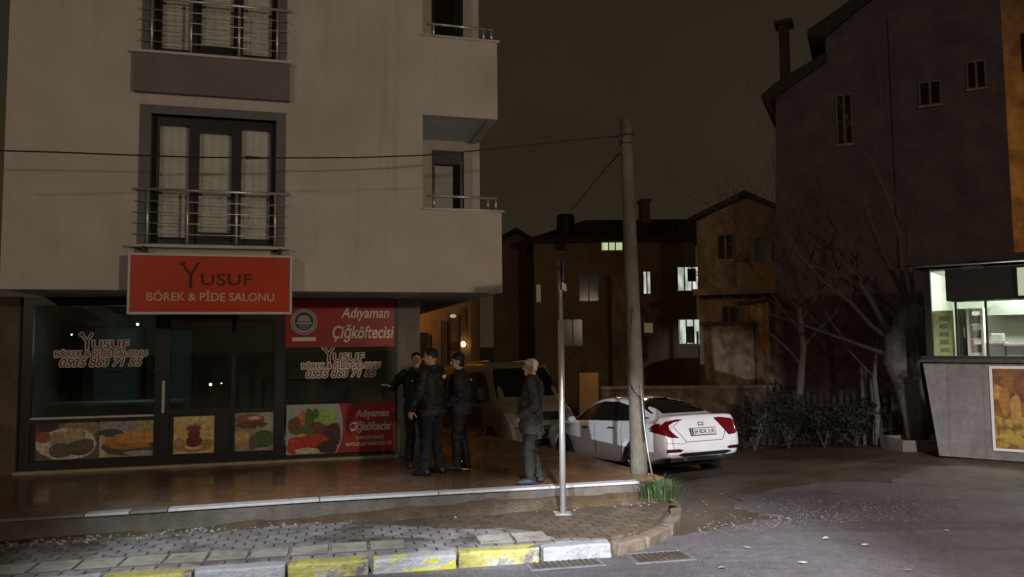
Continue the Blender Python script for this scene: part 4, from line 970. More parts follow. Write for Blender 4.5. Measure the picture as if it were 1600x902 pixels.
# ------------------------------------------------------------------ vehicles
def catmull(p0, p1, p2, p3, t):
    return 0.5*((2*p1) + (p2-p0)*t + (2*p0-5*p1+4*p2-p3)*t*t + (3*p1-p0-3*p2+p3)*t**3)
def loft(stations, ns=6, npf=5):
    """stations: list of (y, [(halfwidth,z)...]) from the bottom centre to the top centre"""
    def dense(pts):
        out = []
        for i in range(len(pts)-1):
            p = [pts[max(i-1, 0)], pts[i], pts[i+1], pts[min(i+2, len(pts)-1)]]
            for k in range(npf): out.append(tuple(catmull(*(q[c] for q in p), k/npf) for c in range(len(pts[0]))))
        out.append(pts[-1]); return out
    prof = [[(w, y, z) for w, z in pr] for y, pr in stations]
    cols = [dense([prof[i][j] for i in range(len(prof))]) if False else None for j in range(1)]
    n = len(prof); rows = []
    for i in range(n-1):
        idx = [max(i-1, 0), i, i+1, min(i+2, n-1)]
        for k in range(ns): rows.append([tuple(catmull(*(prof[q][j][c] for q in idx), k/ns) for c in range(3)) for j in range(len(prof[0]))])
    rows.append(prof[-1]); rows = [dense(r) for r in rows]
    m = len(rows[0]); vs = []; fs = []; ring = 2*m-2
    for r in rows:
        vs += [(max(x, 0), y, z) for x, y, z in r]; vs += [(-max(x, 0), y, z) for x, y, z in r[-2:0:-1]]
    for i in range(len(rows)-1):
        for j in range(ring): fs.append((i*ring+j, i*ring+(j+1) % ring, (i+1)*ring+(j+1) % ring, (i+1)*ring+j))
    fs += [tuple(range(ring-1, -1, -1)), tuple(range((len(rows)-1)*ring, len(rows)*ring))]
    return MB().add(vs, fs)
def cut_wells(me, wheels, r, x_in, x_out):
    o = bpy.data.objects.new('tmpcar', me); COL.objects.link(o); cutters = []
    bm = bmesh.new(); bm.from_mesh(me); bmesh.ops.recalc_face_normals(bm, faces=bm.faces); bm.to_mesh(me); bm.free()
    c = MB()
    for s in (-1, 1):
        for y, z in wheels: c.tube([(s*x_in, y, z), (s*x_out, y, z)], r, 32)
    cm = c.mesh('cut'); bm = bmesh.new(); bm.from_mesh(cm); bmesh.ops.recalc_face_normals(bm, faces=bm.faces); bm.to_mesh(cm); bm.free()
    co = bpy.data.objects.new('cut', cm); COL.objects.link(co)
    bo = o.modifiers.new('b', 'BOOLEAN'); bo.operation = 'DIFFERENCE'; bo.object = co; bo.solver = 'EXACT'
    dg = bpy.context.evaluated_depsgraph_get(); dg.update(); out = bpy.data.meshes.new_from_object(o.evaluated_get(dg))
    bpy.data.objects.remove(o); bpy.data.objects.remove(co); return out
def bvh_of(mb): return BVHTree.FromPolygons([Vector(v) for v in mb.v], mb.f)
def patch(bvh, outline, axis, start, off, sub=3, drop=None):
    """outline (a,b) thrown on to the body: axis 'rear' (a=x,b=z), 'front', 'side' (a=y,b=z; start = +-x), 'top' (a=x,b=y)"""
    bm = bmesh.new()
    vs = [bm.verts.new((a, b, 0)) for a, b in outline]; bm.faces.new(vs)
    bmesh.ops.triangulate(bm, faces=bm.faces[:])
    bmesh.ops.subdivide_edges(bm, edges=bm.edges[:], cuts=sub, use_grid_fill=True)
    out = []
    for v in bm.verts:
        a, b = v.co.x, v.co.y
        if axis == 'rear': p, d = Vector((a, -6, b)), Vector((0, 1, 0))
        elif axis == 'front': p, d = Vector((a, 6, b)), Vector((0, -1, 0))
        elif axis == 'side': p, d = Vector((start*4, a, b)), Vector((-start, 0, 0))
        else: p, d = Vector((a, b, 5)), Vector((0, 0, -1))
        hit, nn, _, _ = bvh.ray_cast(p, d)
        if hit is None: hit = p + d*drop if drop else p; nn = -d; v.tag = True
        if nn.dot(d) > 0: nn = -nn
        out.append(hit + nn*off)
    bad = [v for v in bm.verts if v.tag]
    for v, q in zip(bm.verts, out): v.co = q
    bmesh.ops.delete(bm, geom=bad, context='VERTS')
    me = bpy.data.meshes.new('patch'); bm.to_mesh(me); bm.free()
    return me
def strip(bvh, pts, axis, start, w, off):
    """thin band along a line, thrown on to the body"""
    mb = MB(); hits = []
    fine = []
    for a, b in zip(pts[:-1], pts[1:]):
        for k in range(6): fine.append((a[0]+(b[0]-a[0])*k/6, a[1]+(b[1]-a[1])*k/6))
    fine.append(pts[-1])
    for a, b in fine:
        if axis == 'rear': p, d = Vector((a, -6, b)), Vector((0, 1, 0))
        elif axis == 'front': p, d = Vector((a, 6, b)), Vector((0, -1, 0))
        else: p, d = Vector((start*4, a, b)), Vector((-start, 0, 0))
        hit, nn, _, _ = bvh.ray_cast(p, d)
        if hit is not None: hits.append(hit - d*off*0.3)
    return mb.tube(hits, w, 6) if len(hits) > 1 else mb

M['tyre'] = mat('tyre', (0.012, 0.012, 0.012), 0.85, 10, 0.3)
M['rim'] = mat('rim', (0.35, 0.35, 0.36), 0.35, 5, 0.1, metal=.9)
def wheel(parent, x, y, r, w, s):
    t_ = MB(); n = 36; pr = [(.62, -.5), (.9, -.5), (.985, -.38), (1, -.2), (1, .2), (.985, .38), (.9, .5), (.62, .5)]
    vs = [(x + q*w, y + r*a*math.cos(2*PI*i/n), r + r*a*math.sin(2*PI*i/n)) for i in range(n) for a, q in pr]; m_ = len(pr)
    t_.add(vs, [(i*m_+j, i*m_+(j+1) % m_, ((i+1) % n)*m_+(j+1) % m_, ((i+1) % n)*m_+j) for i in range(n) for j in range(m_)])
    wh = t_.build('wheel', M['tyre'], parent, smooth=False)
    g = MB(); xo = x + s*w*.34
    for i in range(5):
        a = 2*PI*i/5
        for da in (-.16, .16):
            g.tube([(xo, y + .12*r*math.cos(a), r + .12*r*math.sin(a)), (xo + s*.012, y + .62*r*math.cos(a+da), r + .62*r*math.sin(a+da))], .022, 6)
    g.tube([(xo - s*.02, y, r), (xo + s*.02, y, r)], .06, 16)
    g.tube([(xo + s*.01, y + .63*r*math.cos(2*PI*i/32), r + .63*r*math.sin(2*PI*i/32)) for i in range(33)], .018, 6)
    g.build('rim', M['rim'], wh, smooth=True)
    b = MB(); b.tube([(xo - s*.06, y, r), (xo - s*.055, y, r)], r*.6, 24); b.build('brake_disc', M['black'], wh)

M['carwhite'] = mat('car_white', (0.80, 0.80, 0.80), 0.25, 3, 0.02, coat=0.6)
M['carglass'] = mat('car_glass', (0.008, 0.009, 0.010), 0.06, 3, 0.2, spec=0.7)
M['lampred'] = mat('lamp_red', (0.13, 0.004, 0.008), 0.15, 30, 0.3, coat=0.5)
M['lampdark'] = mat('lamp_dark_red', (0.06, 0.006, 0.008), 0.2, 30, 0.3)
M['seam'] = mat('seam', (0.02, 0.02, 0.02), 0.7)
M['chrome'] = mat('chrome', (0.7, 0.7, 0.7), 0.12, 5, 0.05, metal=1)
M['plate'] = mat('plate_white', (0.74, 0.74, 0.72), 0.4, 10, 0.05)
M['plateblue'] = mat('plate_blue', (0.02, 0.05, 0.30), 0.4)
M['plateletter'] = mat('plate_letter', (0.015, 0.015, 0.015), 0.5)

def make_car(loc, rotz, pitch):
    t = thing('parked_car', 'white sedan parked behind the utility pole, seen from behind', 'car', loc, 0)
    t.rotation_euler = Matrix.Rotation(rotz, 3, 'Z').__matmul__(Matrix.Rotation(pitch, 3, 'X')).to_euler()
    def cab(w, zb, zm, zs, wr, zr): return [(0, zb), (w*.80, zb), (w*.95, zb+.09), (w, zm), (w*.985, zs), (wr + (w*.95-wr)*.55, zs + (zr-zs)*.42), (wr, zr-.075), (wr*.80, zr-.018), (0, zr)]
    def deck(w, zb, zm, zs, zd): return [(0, zb), (w*.80, zb), (w*.95, zb+.09), (w, zm), (w*.985, zs), (w*.93, zs+(zd-zs)*.7), (w*.82, zd-.012), (w*.5, zd), (0, zd+.008)]
    st = [(-2.315, deck(.62, .45, .53, .57, .61)), (-2.30, deck(.74, .40, .53, .63, .69)), (-2.26, deck(.81, .36, .55, .71, .80)), (-2.205, deck(.845, .345, .57, .79, .92)), (-2.14, deck(.870, .335, .58, .87, 1.03)), (-2.07, deck(.885, .32, .59, .90, 1.078)),
          (-1.88, cab(.90, .27, .60, .90, .66, 1.095)), (-1.62, cab(.90, .20, .60, .91, .585, 1.185)), (-1.25, cab(.90, .19, .60, .915, .555, 1.290)), (-.75, cab(.895, .18, .60, .915, .565, 1.388)), (-.2, cab(.89, .18, .60, .91, .585, 1.425)), (.25, cab(.89, .18, .60, .90, .59, 1.395)),
          (.65, cab(.89, .18, .60, .89, .59, 1.29)), (1.0, cab(.89, .18, .60, .88, .61, 1.12)), (1.32, deck(.89, .18, .60, .86, .975)), (1.75, deck(.885, .19, .58, .80, .90)), (2.05, deck(.85, .20, .56, .73, .82)), (2.22, deck(.76, .22, .52, .65, .73)), (2.30, deck(.60, .26, .48, .56, .62))]
    mb = loft(st, 6, 5); bv = bvh_of(mb)
    body = link(cut_wells(mb.mesh('body'), [(-1.36, .33), (1.34, .33)], .375, .52, 1.2), 'body', M['carwhite'], t, True)
    def P(name, outline, axis, start, off, m, parent=t, sub=3): return link(patch(bv, outline, axis, start, off, sub), name, m, parent, True)
    P('rear_window', [(-.60, 1.112), (.60, 1.112), (.50, 1.33), (.42, 1.375), (-.42, 1.375), (-.50, 1.33)], 'rear', 0, .008, M['carglass'], sub=8)
    for s in (-1, 1):
        P('side_window', [(-1.52, 1.03), (-1.25, .985), (.95, .955), (.75, 1.10), (.40, 1.265), (0, 1.335), (-.5, 1.325), (-1.0, 1.235)], 'side', s, .009, M['carglass'], sub=8)
        # C shaped tail lamp: rear face and the piece round the flank
        c = [(.92, .83), (.87, .905), (.74, .985), (.50, 1.018), (.36, 1.015), (.35, 1.0), (.56, .968), (.68, .925), (.695, .85), (.60, .745), (.55, .715), (.56, .70), (.72, .715), (.84, .765)]
        lm = P('tail_lamp', [(x*s, z) for x, z in c], 'rear', 0, .006, M['lampred'], sub=5)
        P('flank_lens', [(-2.16, .79), (-1.98, .86), (-1.92, .90), (-2.06, .955), (-2.15, .96)], 'side', s, .006, M['lampred'], lm)
        P('bumper_reflector', [(x*s, z) for x, z in ((.79, .455), (.54, .455), (.48, .49), (.56, .515), (.80, .515))], 'rear', 0, .006, M['lampdark'])
        h_ = MB(); h_.box(s*.905 - .02, s*.905 + .02, -.75, -.55, .835, .862); h_.build('door_handle', M['seam'], t)
        h_ = MB(); h_.box(s*.900 - .02, s*.900 + .02, .25, .45, .825, .852); h_.build('door_handle', M['seam'], t)
        strip(bv, [(-.95, .35), (-.98, .60), (-1.0, .95)], 'side', s, .005, .002).build('door_seam', M['seam'], t)
        strip(bv, [(.0, .30), (.0, .60), (.0, .95)], 'side', s, .005, .002).build('door_seam', M['seam'], t)
        strip(bv, [(1.0, .32), (1.05, .60), (1.0, .90)], 'side', s, .005, .002).build('door_seam', M['seam'], t)
        m_ = MB(); m_.ball((s*1.0, .72, .98), (.10, .06, .07), 14, 10); m_.box(s*.93-.05, s*.93+.05, .69, .76, .93, .96); m_.build('mirror', M['carwhite'], t, smooth=True)
        wheel(t, s*.80, -1.36, .325, .21, s); wheel(t, s*.80, 1.34, .325, .21, s)
        P('pillar_glass', [(-1.68, 1.04), (-1.56, 1.02), (-1.54, 1.06)], 'side', s, .005, M['carglass'])
    strip(bv, [(-.43, .99), (-.60, .90), (-.47, .72), (-.40, .625), (.40, .625), (.47, .72), (.60, .90), (.43, .99)], 'rear', 0, .006, .002).build('boot_seam', M['seam'], t)
    strip(bv, [(-.86, .63), (-.5, .60), (-.4, .612)], 'rear', 0, .004, .001).build('bumper_seam', M['seam'], t)
    P('diffuser', [(-.46, .375), (.46, .375), (.60, .415), (.50, .44), (-.50, .44), (-.60, .415)], 'rear', 0, .008, M['black'])
    W((-.68, .68, -2.22, -2.0, .27, .38)).build('valance', M['black'], t, bevel=.02)
    W((-.45, .45, -1.9, 1.9, .16, .20)).build('underbody', M['black'], t)
    for x in (-.42, .42): MB().tube([(x, -2.27, .33), (x, -2.1, .33)], .04, 14).build('exhaust', M['chrome'], t)
    # number plate
    hit = bv.ray_cast(Vector((0, -6, .79)), Vector((0, 1, 0)))[0]
    pl = W((-.26, .26, -.012, 0, -.056, .056)).build('number_plate', M['plate'], t, bevel=.002); pl.location = (0, hit.y - .022, .79); pl.rotation_euler = (R(-16), 0, 0)
    W((-.28, .28, 0.001, .03, -.07, .07)).build('plate_holder', M['seam'], pl)
    W((-.258, -.222, -.0135, -.011, -.052, .052)).build('country_band', M['plateblue'], pl)
    mesh_obj(text_mesh('34 BDK 518', .1, .002, 0, width=.435, height=.078), 'plate_lettering', M['plateletter'], pl, (.012, -.0135, 0))
    hy = bv.ray_cast(Vector((0, -6, .905)), Vector((0, 1, 0)))[0].y
    bx = MB(); bx.box(-.055, -.045, hy-.014, hy+.02, .865, .945); bx.box(.045, .055, hy-.014, hy+.02, .865, .945); bx.box(-.045, .045, hy-.014, hy+.02, .90, .91); bx.box(-.06, .06, hy-.010, hy+.02, .858, .866); bx.box(-.06, .06, hy-.010, hy+.02, .945, .953)
    bx.build('badge', M['chrome'], t)
    W((-.24, .24, hy-.02, hy+.02, .850-.0, .857)).build('boot_handle', M['chrome'], t)
    a = MB(); a.add([(-.022, -.66, 1.36), (.022, -.66, 1.36), (.008, -.78, 1.405), (-.008, -.78, 1.405), (0, -.56, 1.37), (0, -.79, 1.34)], [(0, 1, 4), (0, 3, 2, 1), (0, 4, 3), (1, 2, 4), (2, 3, 4), (0, 5, 3), (1, 2, 5), (2, 3, 5)]); a.build('aerial', M['carwhite'], t)
    return t
HEAD = R(25)
cl = Vector((2.46, 15.95)); make_car((cl.x, cl.y, gh(cl.x, cl.y) - .03), HEAD, -math.atan(.062))

M['vanbeige'] = mat('van_beige', (0.27, 0.23, 0.155), 0.4, 3, 0.08, coat=.3)
M['vanshade'] = mat('van_side_shade', (0.06, 0.035, 0.025), 0.5, 3, 0.1)  # dark colour stands in for the unlit flank of the beige body
M['headlamp'] = mat('headlamp', (0.35, 0.35, 0.33), 0.1, 20, 0.2, coat=.5)
def make_van(loc, rotz, pitch):
    t = thing('parked_van', 'beige passenger van with dark windows parked facing the camera behind the men', 'van', loc, 0)
    t.rotation_euler = (Matrix.Rotation(rotz, 3, 'Z') @ Matrix.Rotation(pitch, 3, 'X')).to_euler()
    def bx(w, zb, zs, wr, zr): return [(0, zb), (w*.88, zb), (w*.98, zb+.08), (w, zb+.35), (w, zs), (wr+(w-wr)*.5, zs+(zr-zs)*.45), (wr, zr-.10), (wr*.86, zr-.015), (0, zr+.01)]
    st = [(-2.45, bx(.86, .45, 1.2, .78, 2.1)), (-2.40, bx(.93, .36, 1.25, .84, 2.22)), (-1.8, bx(.97, .30, 1.25, .86, 2.29)), (-.4, bx(.97, .30, 1.25, .86, 2.31)), (.7, bx(.97, .30, 1.25, .86, 2.29)), (1.15, bx(.97, .30, 1.25, .83, 2.21)),
          (1.45, bx(.97, .30, 1.22, .80, 1.93)), (1.72, bx(.96, .30, 1.18, .80, 1.60)), (1.95, bx(.95, .30, 1.08, .82, 1.36)), (2.2, bx(.94, .30, 1.0, .83, 1.24)), (2.36, bx(.90, .31, .92, .80, 1.10)), (2.44, bx(.84, .33, .80, .74, .95)), (2.48, bx(.70, .38, .68, .62, .78))]
    mb = loft(st, 5, 4); bv = bvh_of(mb)
    link(cut_wells(mb.mesh('body'), [(-1.5, .34), (1.55, .34)], .40, .55, 1.3), 'body', M['vanbeige'], t, True)
    def P(name, outline, axis, start, off, m, parent=t, sub=4): return link(patch(bv, outline, axis, start, off, sub), name, m, parent, True)
    P('windscreen', [(-.83, 1.42), (.83, 1.42), (.76, 2.02), (.68, 2.12), (-.68, 2.12), (-.76, 2.02)], 'front', 0, .010, M['carglass'], sub=8)
    P('grille', [(-.60, .86), (.60, .86), (.68, 1.06), (-.68, 1.06)], 'front', 0, .006, M['black'])
    P('lower_bumper', [(-.80, .36), (.80, .36), (.84, .66), (-.84, .66)], 'front', 0, .006, M['black'])
    for s in (-1, 1):
        P('headlight', [(x*s, z) for x, z in ((.66, .86), (.88, .88), (.90, 1.06), (.72, 1.06))], 'front', 0, .008, M['headlamp'])
        P('cab_window', [(.62, 1.30), (1.55, 1.30), (1.30, 1.75), (1.05, 2.05), (.62, 2.06)], 'side', s, .004, M['carglass'])
        P('side_window', [(-.75, 1.30), (.54, 1.30), (.54, 2.06), (-.75, 2.06)], 'side', s, .004, M['carglass'])
        P('side_window', [(-2.25, 1.30), (-.83, 1.30), (-.83, 2.06), (-2.25, 2.02)], 'side', s, .004, M['carglass'])
        P('side_shade', [(-2.3, .70), (1.1, .70), (1.1, 1.20), (-2.3, 1.20)], 'side', s, .003, M['vanshade'])  # shade painted over the flank
        strip(bv, [(.58, .40), (.58, 1.2), (.58, 2.1)], 'side', s, .006, .001).build('door_seam', M['seam'], t)
        wheel(t, s*.86, -1.5, .335, .22, s); wheel(t, s*.86, 1.55, .335, .22, s)
        m_ = MB(); m_.box(s*1.12-.09, s*1.12+.09, 1.36, 1.46, 1.38, 1.68); m_.box(s*.99-.06, s*.99+.06, 1.38, 1.44, 1.45, 1.50)
        mm = m_.build('mirror', M['black'], t, bevel=.02)
        W((s*1.12-.07, s*1.12+.07, 1.345, 1.359, 1.41, 1.65)).build('mirror_glass', M['chrome'], mm)
        W((s*.66-.03, s*.66+.03, -2.1, .9, 2.315, 2.345)).build('roof_rail', M['steel'], t, bevel=.008)
    hy = bv.ray_cast(Vector((0, 6, .50)), Vector((0, -1, 0)))[0].y
    pl = W((-.26, .26, 0, .012, -.056, .056)).build('number_plate', M['plate'], t); pl.location = (0, hy + .012, .50)
    W((-.27, .27, -.012, -.0, -.066, .066)).build('plate_holder', M['black'], pl)
    me = text_mesh('34 BKE 62', .1, .002, 0, width=.42, height=.075)
    for v in me.vertices: v.co = Vector((-v.co.x, -v.co.y, v.co.z))
    mesh_obj(me, 'plate_lettering', M['plateletter'], pl, (0, .0135, 0))
    W((-.50, .50, -2.3, 2.2, .26, .30)).build('underbody', M['black'], t)
    for s in (-.4, .4): MB().tube([(s, 2.02, 1.41), (s-.45, 1.80, 1.52)], .008, 6).build('wiper', M['black'], t)
    return t
vf = Vector((1.02, 18.3)); vc = vf + Vector((-math.sin(HEAD), math.cos(HEAD)))*2.45 + Vector((math.cos(HEAD), math.sin(HEAD)))*(-.35)
make_van((vc.x, vc.y, gh(vc.x, vc.y)), HEAD + PI, math.atan(.062))

# ------------------------------------------------------------------ houses down the side street and on the right
M['housebrown'] = stain(mat('house_plaster_brown', (0.22, 0.16, 0.11), 0.9, 2, 0.3, 0.4, 20), (0.12, 0.085, 0.06), .5, .45, .7)
M['housetan'] = stain(mat('house_plaster_tan', (0.26, 0.21, 0.155), 0.9, 2, 0.3, 0.4, 20), (0.10, 0.078, 0.055), .8, .45, .7)
M['purple'] = stain(mat('house_plaster_mauve', (0.122, 0.090, 0.092), 0.9, 1.5, 0.3, 0.4, 20), (0.075, 0.055, 0.06), .8, .45, .7)
M['roof'] = mat('roof_tiles', (0.045, 0.032, 0.026), 0.9, 6, 0.3, 0.6, 12)
M['lit'] = mat('lit_window', (0.5, 0.5, 0.4), .6, 3, .2, emit=(0.80, 0.92, 0.52), estr=0.62)
M['lit2'] = mat('lit_window_white', (0.5, 0.5, 0.45), .6, 3, .3, emit=(0.92, 1.0, 0.86), estr=0.70)
def uneven(m, lo, hi, scale):
    n, l = m.node_tree.nodes, m.node_tree.links; tc = n.new('ShaderNodeTexCoord'); mp = n.new('ShaderNodeMapping'); mp.inputs['Scale'].default_value = (1.6, 1, .35)
    nz = n.new('ShaderNodeTexNoise'); nz.inputs['Scale'].default_value = scale; nz.inputs['Detail'].default_value = 4; mr = n.new('ShaderNodeMapRange')
    mr.inputs[1].default_value = .35; mr.inputs[2].default_value = .65; mr.inputs[3].default_value = lo; mr.inputs[4].default_value = hi
    l.new(tc.outputs['Object'], mp.inputs[0]); l.new(mp.outputs[0], nz.inputs['Vector']); l.new(nz.outputs['Fac'], mr.inputs[0]); l.new(mr.outputs[0], n['Principled BSDF'].inputs['Emission Strength'])
uneven(M['lit'], .42, .66, 3); uneven(M['lit2'], .18, .80, 3.2)
M['dimlit'] = mat('dim_window', (0.3, 0.25, 0.15), .6, 3, .3, emit=(0.8, 0.62, 0.3), estr=0.10)
M['darkpane'] = mat('dark_pane', (0.012, 0.013, 0.013), .15, 3, .2)
def px_box(x0, y0, x1, y1, Y, ref):
    a = on_y(x0, y0, Y) - ref; b = on_y(x1, y1, Y) - ref; return a.x, b.x, b.z, a.z
class Frame:
    """upright plane through a ground point, turned about the vertical"""
    def __init__(s, px, Y, z, rot):
        p = on_y(px, 500, Y); s.o = Vector((p.x, Y, z)); s.rot = rot
        s.u = Vector((math.cos(rot), math.sin(rot), 0)); s.n = Vector((-math.sin(rot), math.cos(rot), 0))
    def q(s, px, py, off=0.0):
        d = ray(px, py); t_ = (s.o + s.n*off - CPOS).dot(s.n)/d.dot(s.n); p = CPOS + d*t_ - s.o
        return (p.dot(s.u), p.z)
    def box(s, x0, y0, x1, y1, off=0.0):
        c = ((x0+x1)/2, (y0+y1)/2); return s.q(x0, c[1], off)[0], s.q(x1, c[1], off)[0], s.q(c[0], y1, off)[1], s.q(c[0], y0, off)[1]
def frame_window(t, fr_, rect, pane, bars=0, frame='frame'):
    x0, x1, z0, z1 = fr_.box(*rect); f = .045; y = -.02
    w = W((x0-f, x0, y-.06, y+.05, z0-f, z1+f), (x1, x1+f, y-.06, y+.05, z0-f, z1+f), (x0, x1, y-.06, y+.05, z1, z1+f), (x0, x1, y-.06, y+.05, z0-f, z0))
    for k in range(bars):
        xx = x0 + (x1-x0)*(k+1)/(bars+1); w.box(xx-.03, xx+.03, y-.05, y, z0, z1)
    o = w.build('window', M[frame], t); W((x0, x1, y-.03, y-.015, z0, z1)).build('pane', M[pane], o)
    W((x0-.08, x1+.08, y-.14, y-.061, z0-f-.05, z0-f+.01)).build('sill', M['concrete'], o)
    return o
def house_window(t, ref, rect, Y, pane, bars=0, name='window', frame='frame'):
    x0, x1, z0, z1 = px_box(*rect, Y, ref); y = Y - ref.y; f = .045
    w = W((x0-f, x0, y-.06, y+.05, z0-f, z1+f), (x1, x1+f, y-.06, y+.05, z0-f, z1+f), (x0, x1, y-.06, y+.05, z1, z1+f), (x0, x1, y-.06, y+.05, z0-f, z0))
    for k in range(bars):
        xx = x0 + (x1-x0)*(k+1)/(bars+1); w.box(xx-.03, xx+.03, y-.05, y+.0, z0, z1)
    o = w.build(name, M[frame], t); W((x0, x1, y-.03, y-.015, z0, z1)).build('pane', M[pane], o)
    W((x0-.08, x1+.08, y-.14, y-.061, z0-f-.05, z0-f+.01)).build('sill', M['concrete'], o)
    return o
# left gable house
ref = Vector((0, 40, -2))
t = thing('house', 'small dark gabled house peeping out beside the beige balcony', 'house', ref)
pk = on_y(806, 357, 40) - ref; l_ = on_y(770, 385, 40) - ref; r_ = on_y(838, 385, 40) - ref
MB().prism([(l_.x, 0), (r_.x, 0), (r_.x, r_.z), (pk.x, pk.z-.25), (l_.x, l_.z)], 0, 7).build('wall', M['housebrown'], t)
MB().prism([(l_.x-.3, l_.z-.1), (pk.x, pk.z-.2), (r_.x+.3, r_.z-.1), (r_.x+.3, r_.z+.1), (pk.x, pk.z), (l_.x-.3, l_.z+.1)], -.4, 7.3).build('roof', M['roof'], t)
# long middle house
ref = Vector((0, 36, -2))
t = thing('house', 'long dark house with a row of lit attic windows and a chimney', 'house', ref)
ax, bx_, _, ez = px_box(834, 375, 1100, 900, 36, ref)
rz = (on_y(1000, 339, 36) - ref).z
cutY = 0
MB().box(ax, bx_, 0, 8, 0, ez).build('wall', M['housebrown'], t)
rx0 = (on_y(925, 342, 36) - ref).x
mb = MB(); mb.add([(ax-.3, -.5, ez), (bx_+.4, -.5, ez), (bx_+.4, 8.5, ez), (ax-.3, 8.5, ez), (rx0, 3.0, rz+.35), (bx_+.4, 3.0, rz+.35), (rx0, 5, rz+.35), (bx_+.4, 5, rz+.35),
    (ax-.3, -.5, ez-.18), (bx_+.4, -.5, ez-.18), (bx_+.4, 8.5, ez-.18), (ax-.3, 8.5, ez-.18)],
    [(0, 1, 5, 4), (0, 4, 6, 3), (4, 5, 7, 6), (3, 6, 7, 2), (1, 2, 7, 5), (8, 9, 1, 0), (9, 10, 2, 1), (10, 11, 3, 2), (11, 8, 0, 3), (11, 10, 9, 8)])
rf = mb.build('roof', M['roof'], t)
c0_, c1_, cz0, cz1 = px_box(1005, 311, 1020, 345, 37.5, ref); W((c0_, c1_, 2.2, 2.9, cz0-1.2, cz1), (c0_-.08, c1_+.08, 2.1, 3.0, cz1, cz1+.12)).build('chimney', M['housebrown'], rf)
c0_, c1_, cz0, cz1 = px_box(870, 334, 899, 358, 36.5, ref)
mb = MB(); mb.tube([((c0_+c1_)/2, .9, cz0-.9), ((c0_+c1_)/2, .9, cz1-.1), ((c0_+c1_)/2, .9, cz1)], [(c1_-c0_)/2, (c1_-c0_)/2, (c1_-c0_)*.42], 20); tk = mb.build('water_tank', M['black'], t)
for rect, pane, bars in (((940, 374, 972, 391), 'lit', 2), ((838, 445, 845, 472), 'dimlit', 0), ((1005, 425, 1016, 459), 'lit2', 1), ((1057, 418, 1093, 454), 'lit2', 2), ((1060, 500, 1096, 537), 'lit2', 2), ((1006, 505, 1020, 520), 'dimlit', 0), ((868, 378, 884, 392), 'darkpane', 0), ((905, 430, 935, 470), 'darkpane', 1), ((880, 500, 910, 540), 'darkpane', 1)):
    house_window(t, ref, rect, 36 - .03, pane, bars)
M['curtdark'] = mat('dark_curtain', (0.05, 0.045, 0.04), .9, 4, .2)
for x0, y0, x1, y1 in ((1074, 420, 1088, 440), (1072, 510, 1084, 536), (1057, 418, 1060, 454), (1090, 440, 1093, 454), (1061, 500, 1063, 537), (1088, 518, 1092, 537)):
    a, b, z0, z1 = px_box(x0, y0, x1, y1, 35.9, ref); W((a, b, -.09, -.07, z0, z1)).build('drape', M['curtdark'], t)
# tan slab put in for the orange glow that falls on this wall
a, b, z0, z1 = px_box(955, 430, 1000, 900, 35, ref); W((a, b, -1.0, -.002, 0, z1)).build('glow_slab', M['housetan'], t)
# right gable house
A = Frame(1088, 29.5, -2.0, R(-25))
t = thing('house', 'tan gabled house lit orange from the street lamp, right of the lit windows', 'house', A.o, A.rot)
pk, l_, r_ = A.q(1166, 301), A.q(1088, 345), A.q(1236, 338)
MB().prism([(l_[0], 0), (r_[0], 0), (r_[0], r_[1]), (pk[0], pk[1]-.2), (l_[0], l_[1])], 0, 8).build('wall', M['housetan'], t)
MB().prism([(l_[0]-.25, l_[1]-.13), (pk[0], pk[1]-.16), (r_[0]+.25, r_[1]-.13), (r_[0]+.25, r_[1]+.03), (pk[0], pk[1]), (l_[0]-.25, l_[1]+.03)], -.55, 8.3).build('roof', M['roof'], t)
a, b, z0, z1 = A.box(1092, 452, 1230, 462); sl = W((a, b, -1.1, -.002, z0, z1)).build('balcony', M['housebrown'], t)
W((b-1.6, b, -1.1, -1.0, z1, z1+.9)).build('balcony_wall', M['housebrown'], sl)
for rect in ((1123, 368, 1145, 405), (1180, 372, 1205, 410), (1130, 480, 1150, 520), (1178, 480, 1205, 525)): frame_window(t, A, rect, 'darkpane', 1, frame='housebrown')
# low shed and stone wall in front
M['stone'] = stain(mat('rough_stone', (0.24, 0.18, 0.12), .9, 3, .35, .8, 10), (0.09, .065, .045), 1.6, .45, .6)
p0 = on_z(1085, 640, -.9); Y2 = 26.0; ref = Vector((0, Y2, -1.2))
A = Frame(1104, 26.5, -1.4, R(-25))
t = thing('garden_shed', 'low rough stone shed in front of the tan gabled house', 'shed', A.o, A.rot)
a, b, z0, z1 = A.box(1104, 508, 1182, 800); W((a, b, 0, 2.5, 0, z1)).build('wall', M['stone'], t); W((a-.12, b+.2, -.25, 2.7, z1, z1+.12)).build('roof', M['roof'], t)
a2, b2_, z0, z1 = A.box(1148, 560, 1165, 583); W((a2, b2_, -.04, -.002, z0, z1)).build('hatch', M['housetan'], t)
Y2 = 24.5; ref = Vector((0, Y2, -1.0))
t = thing('garden_shed', 'yellowish brick shed between the tan house and the bare tree', 'shed', ref)
a, b, z0, z1 = px_box(1200, 470, 1262, 800, Y2, ref); W((a, b, 0, 2.5, 0, z1)).build('wall', M['stone'], t); W((a-.2, b+.15, -.2, 2.7, z1, z1+.1)).build('roof', M['roof'], t)
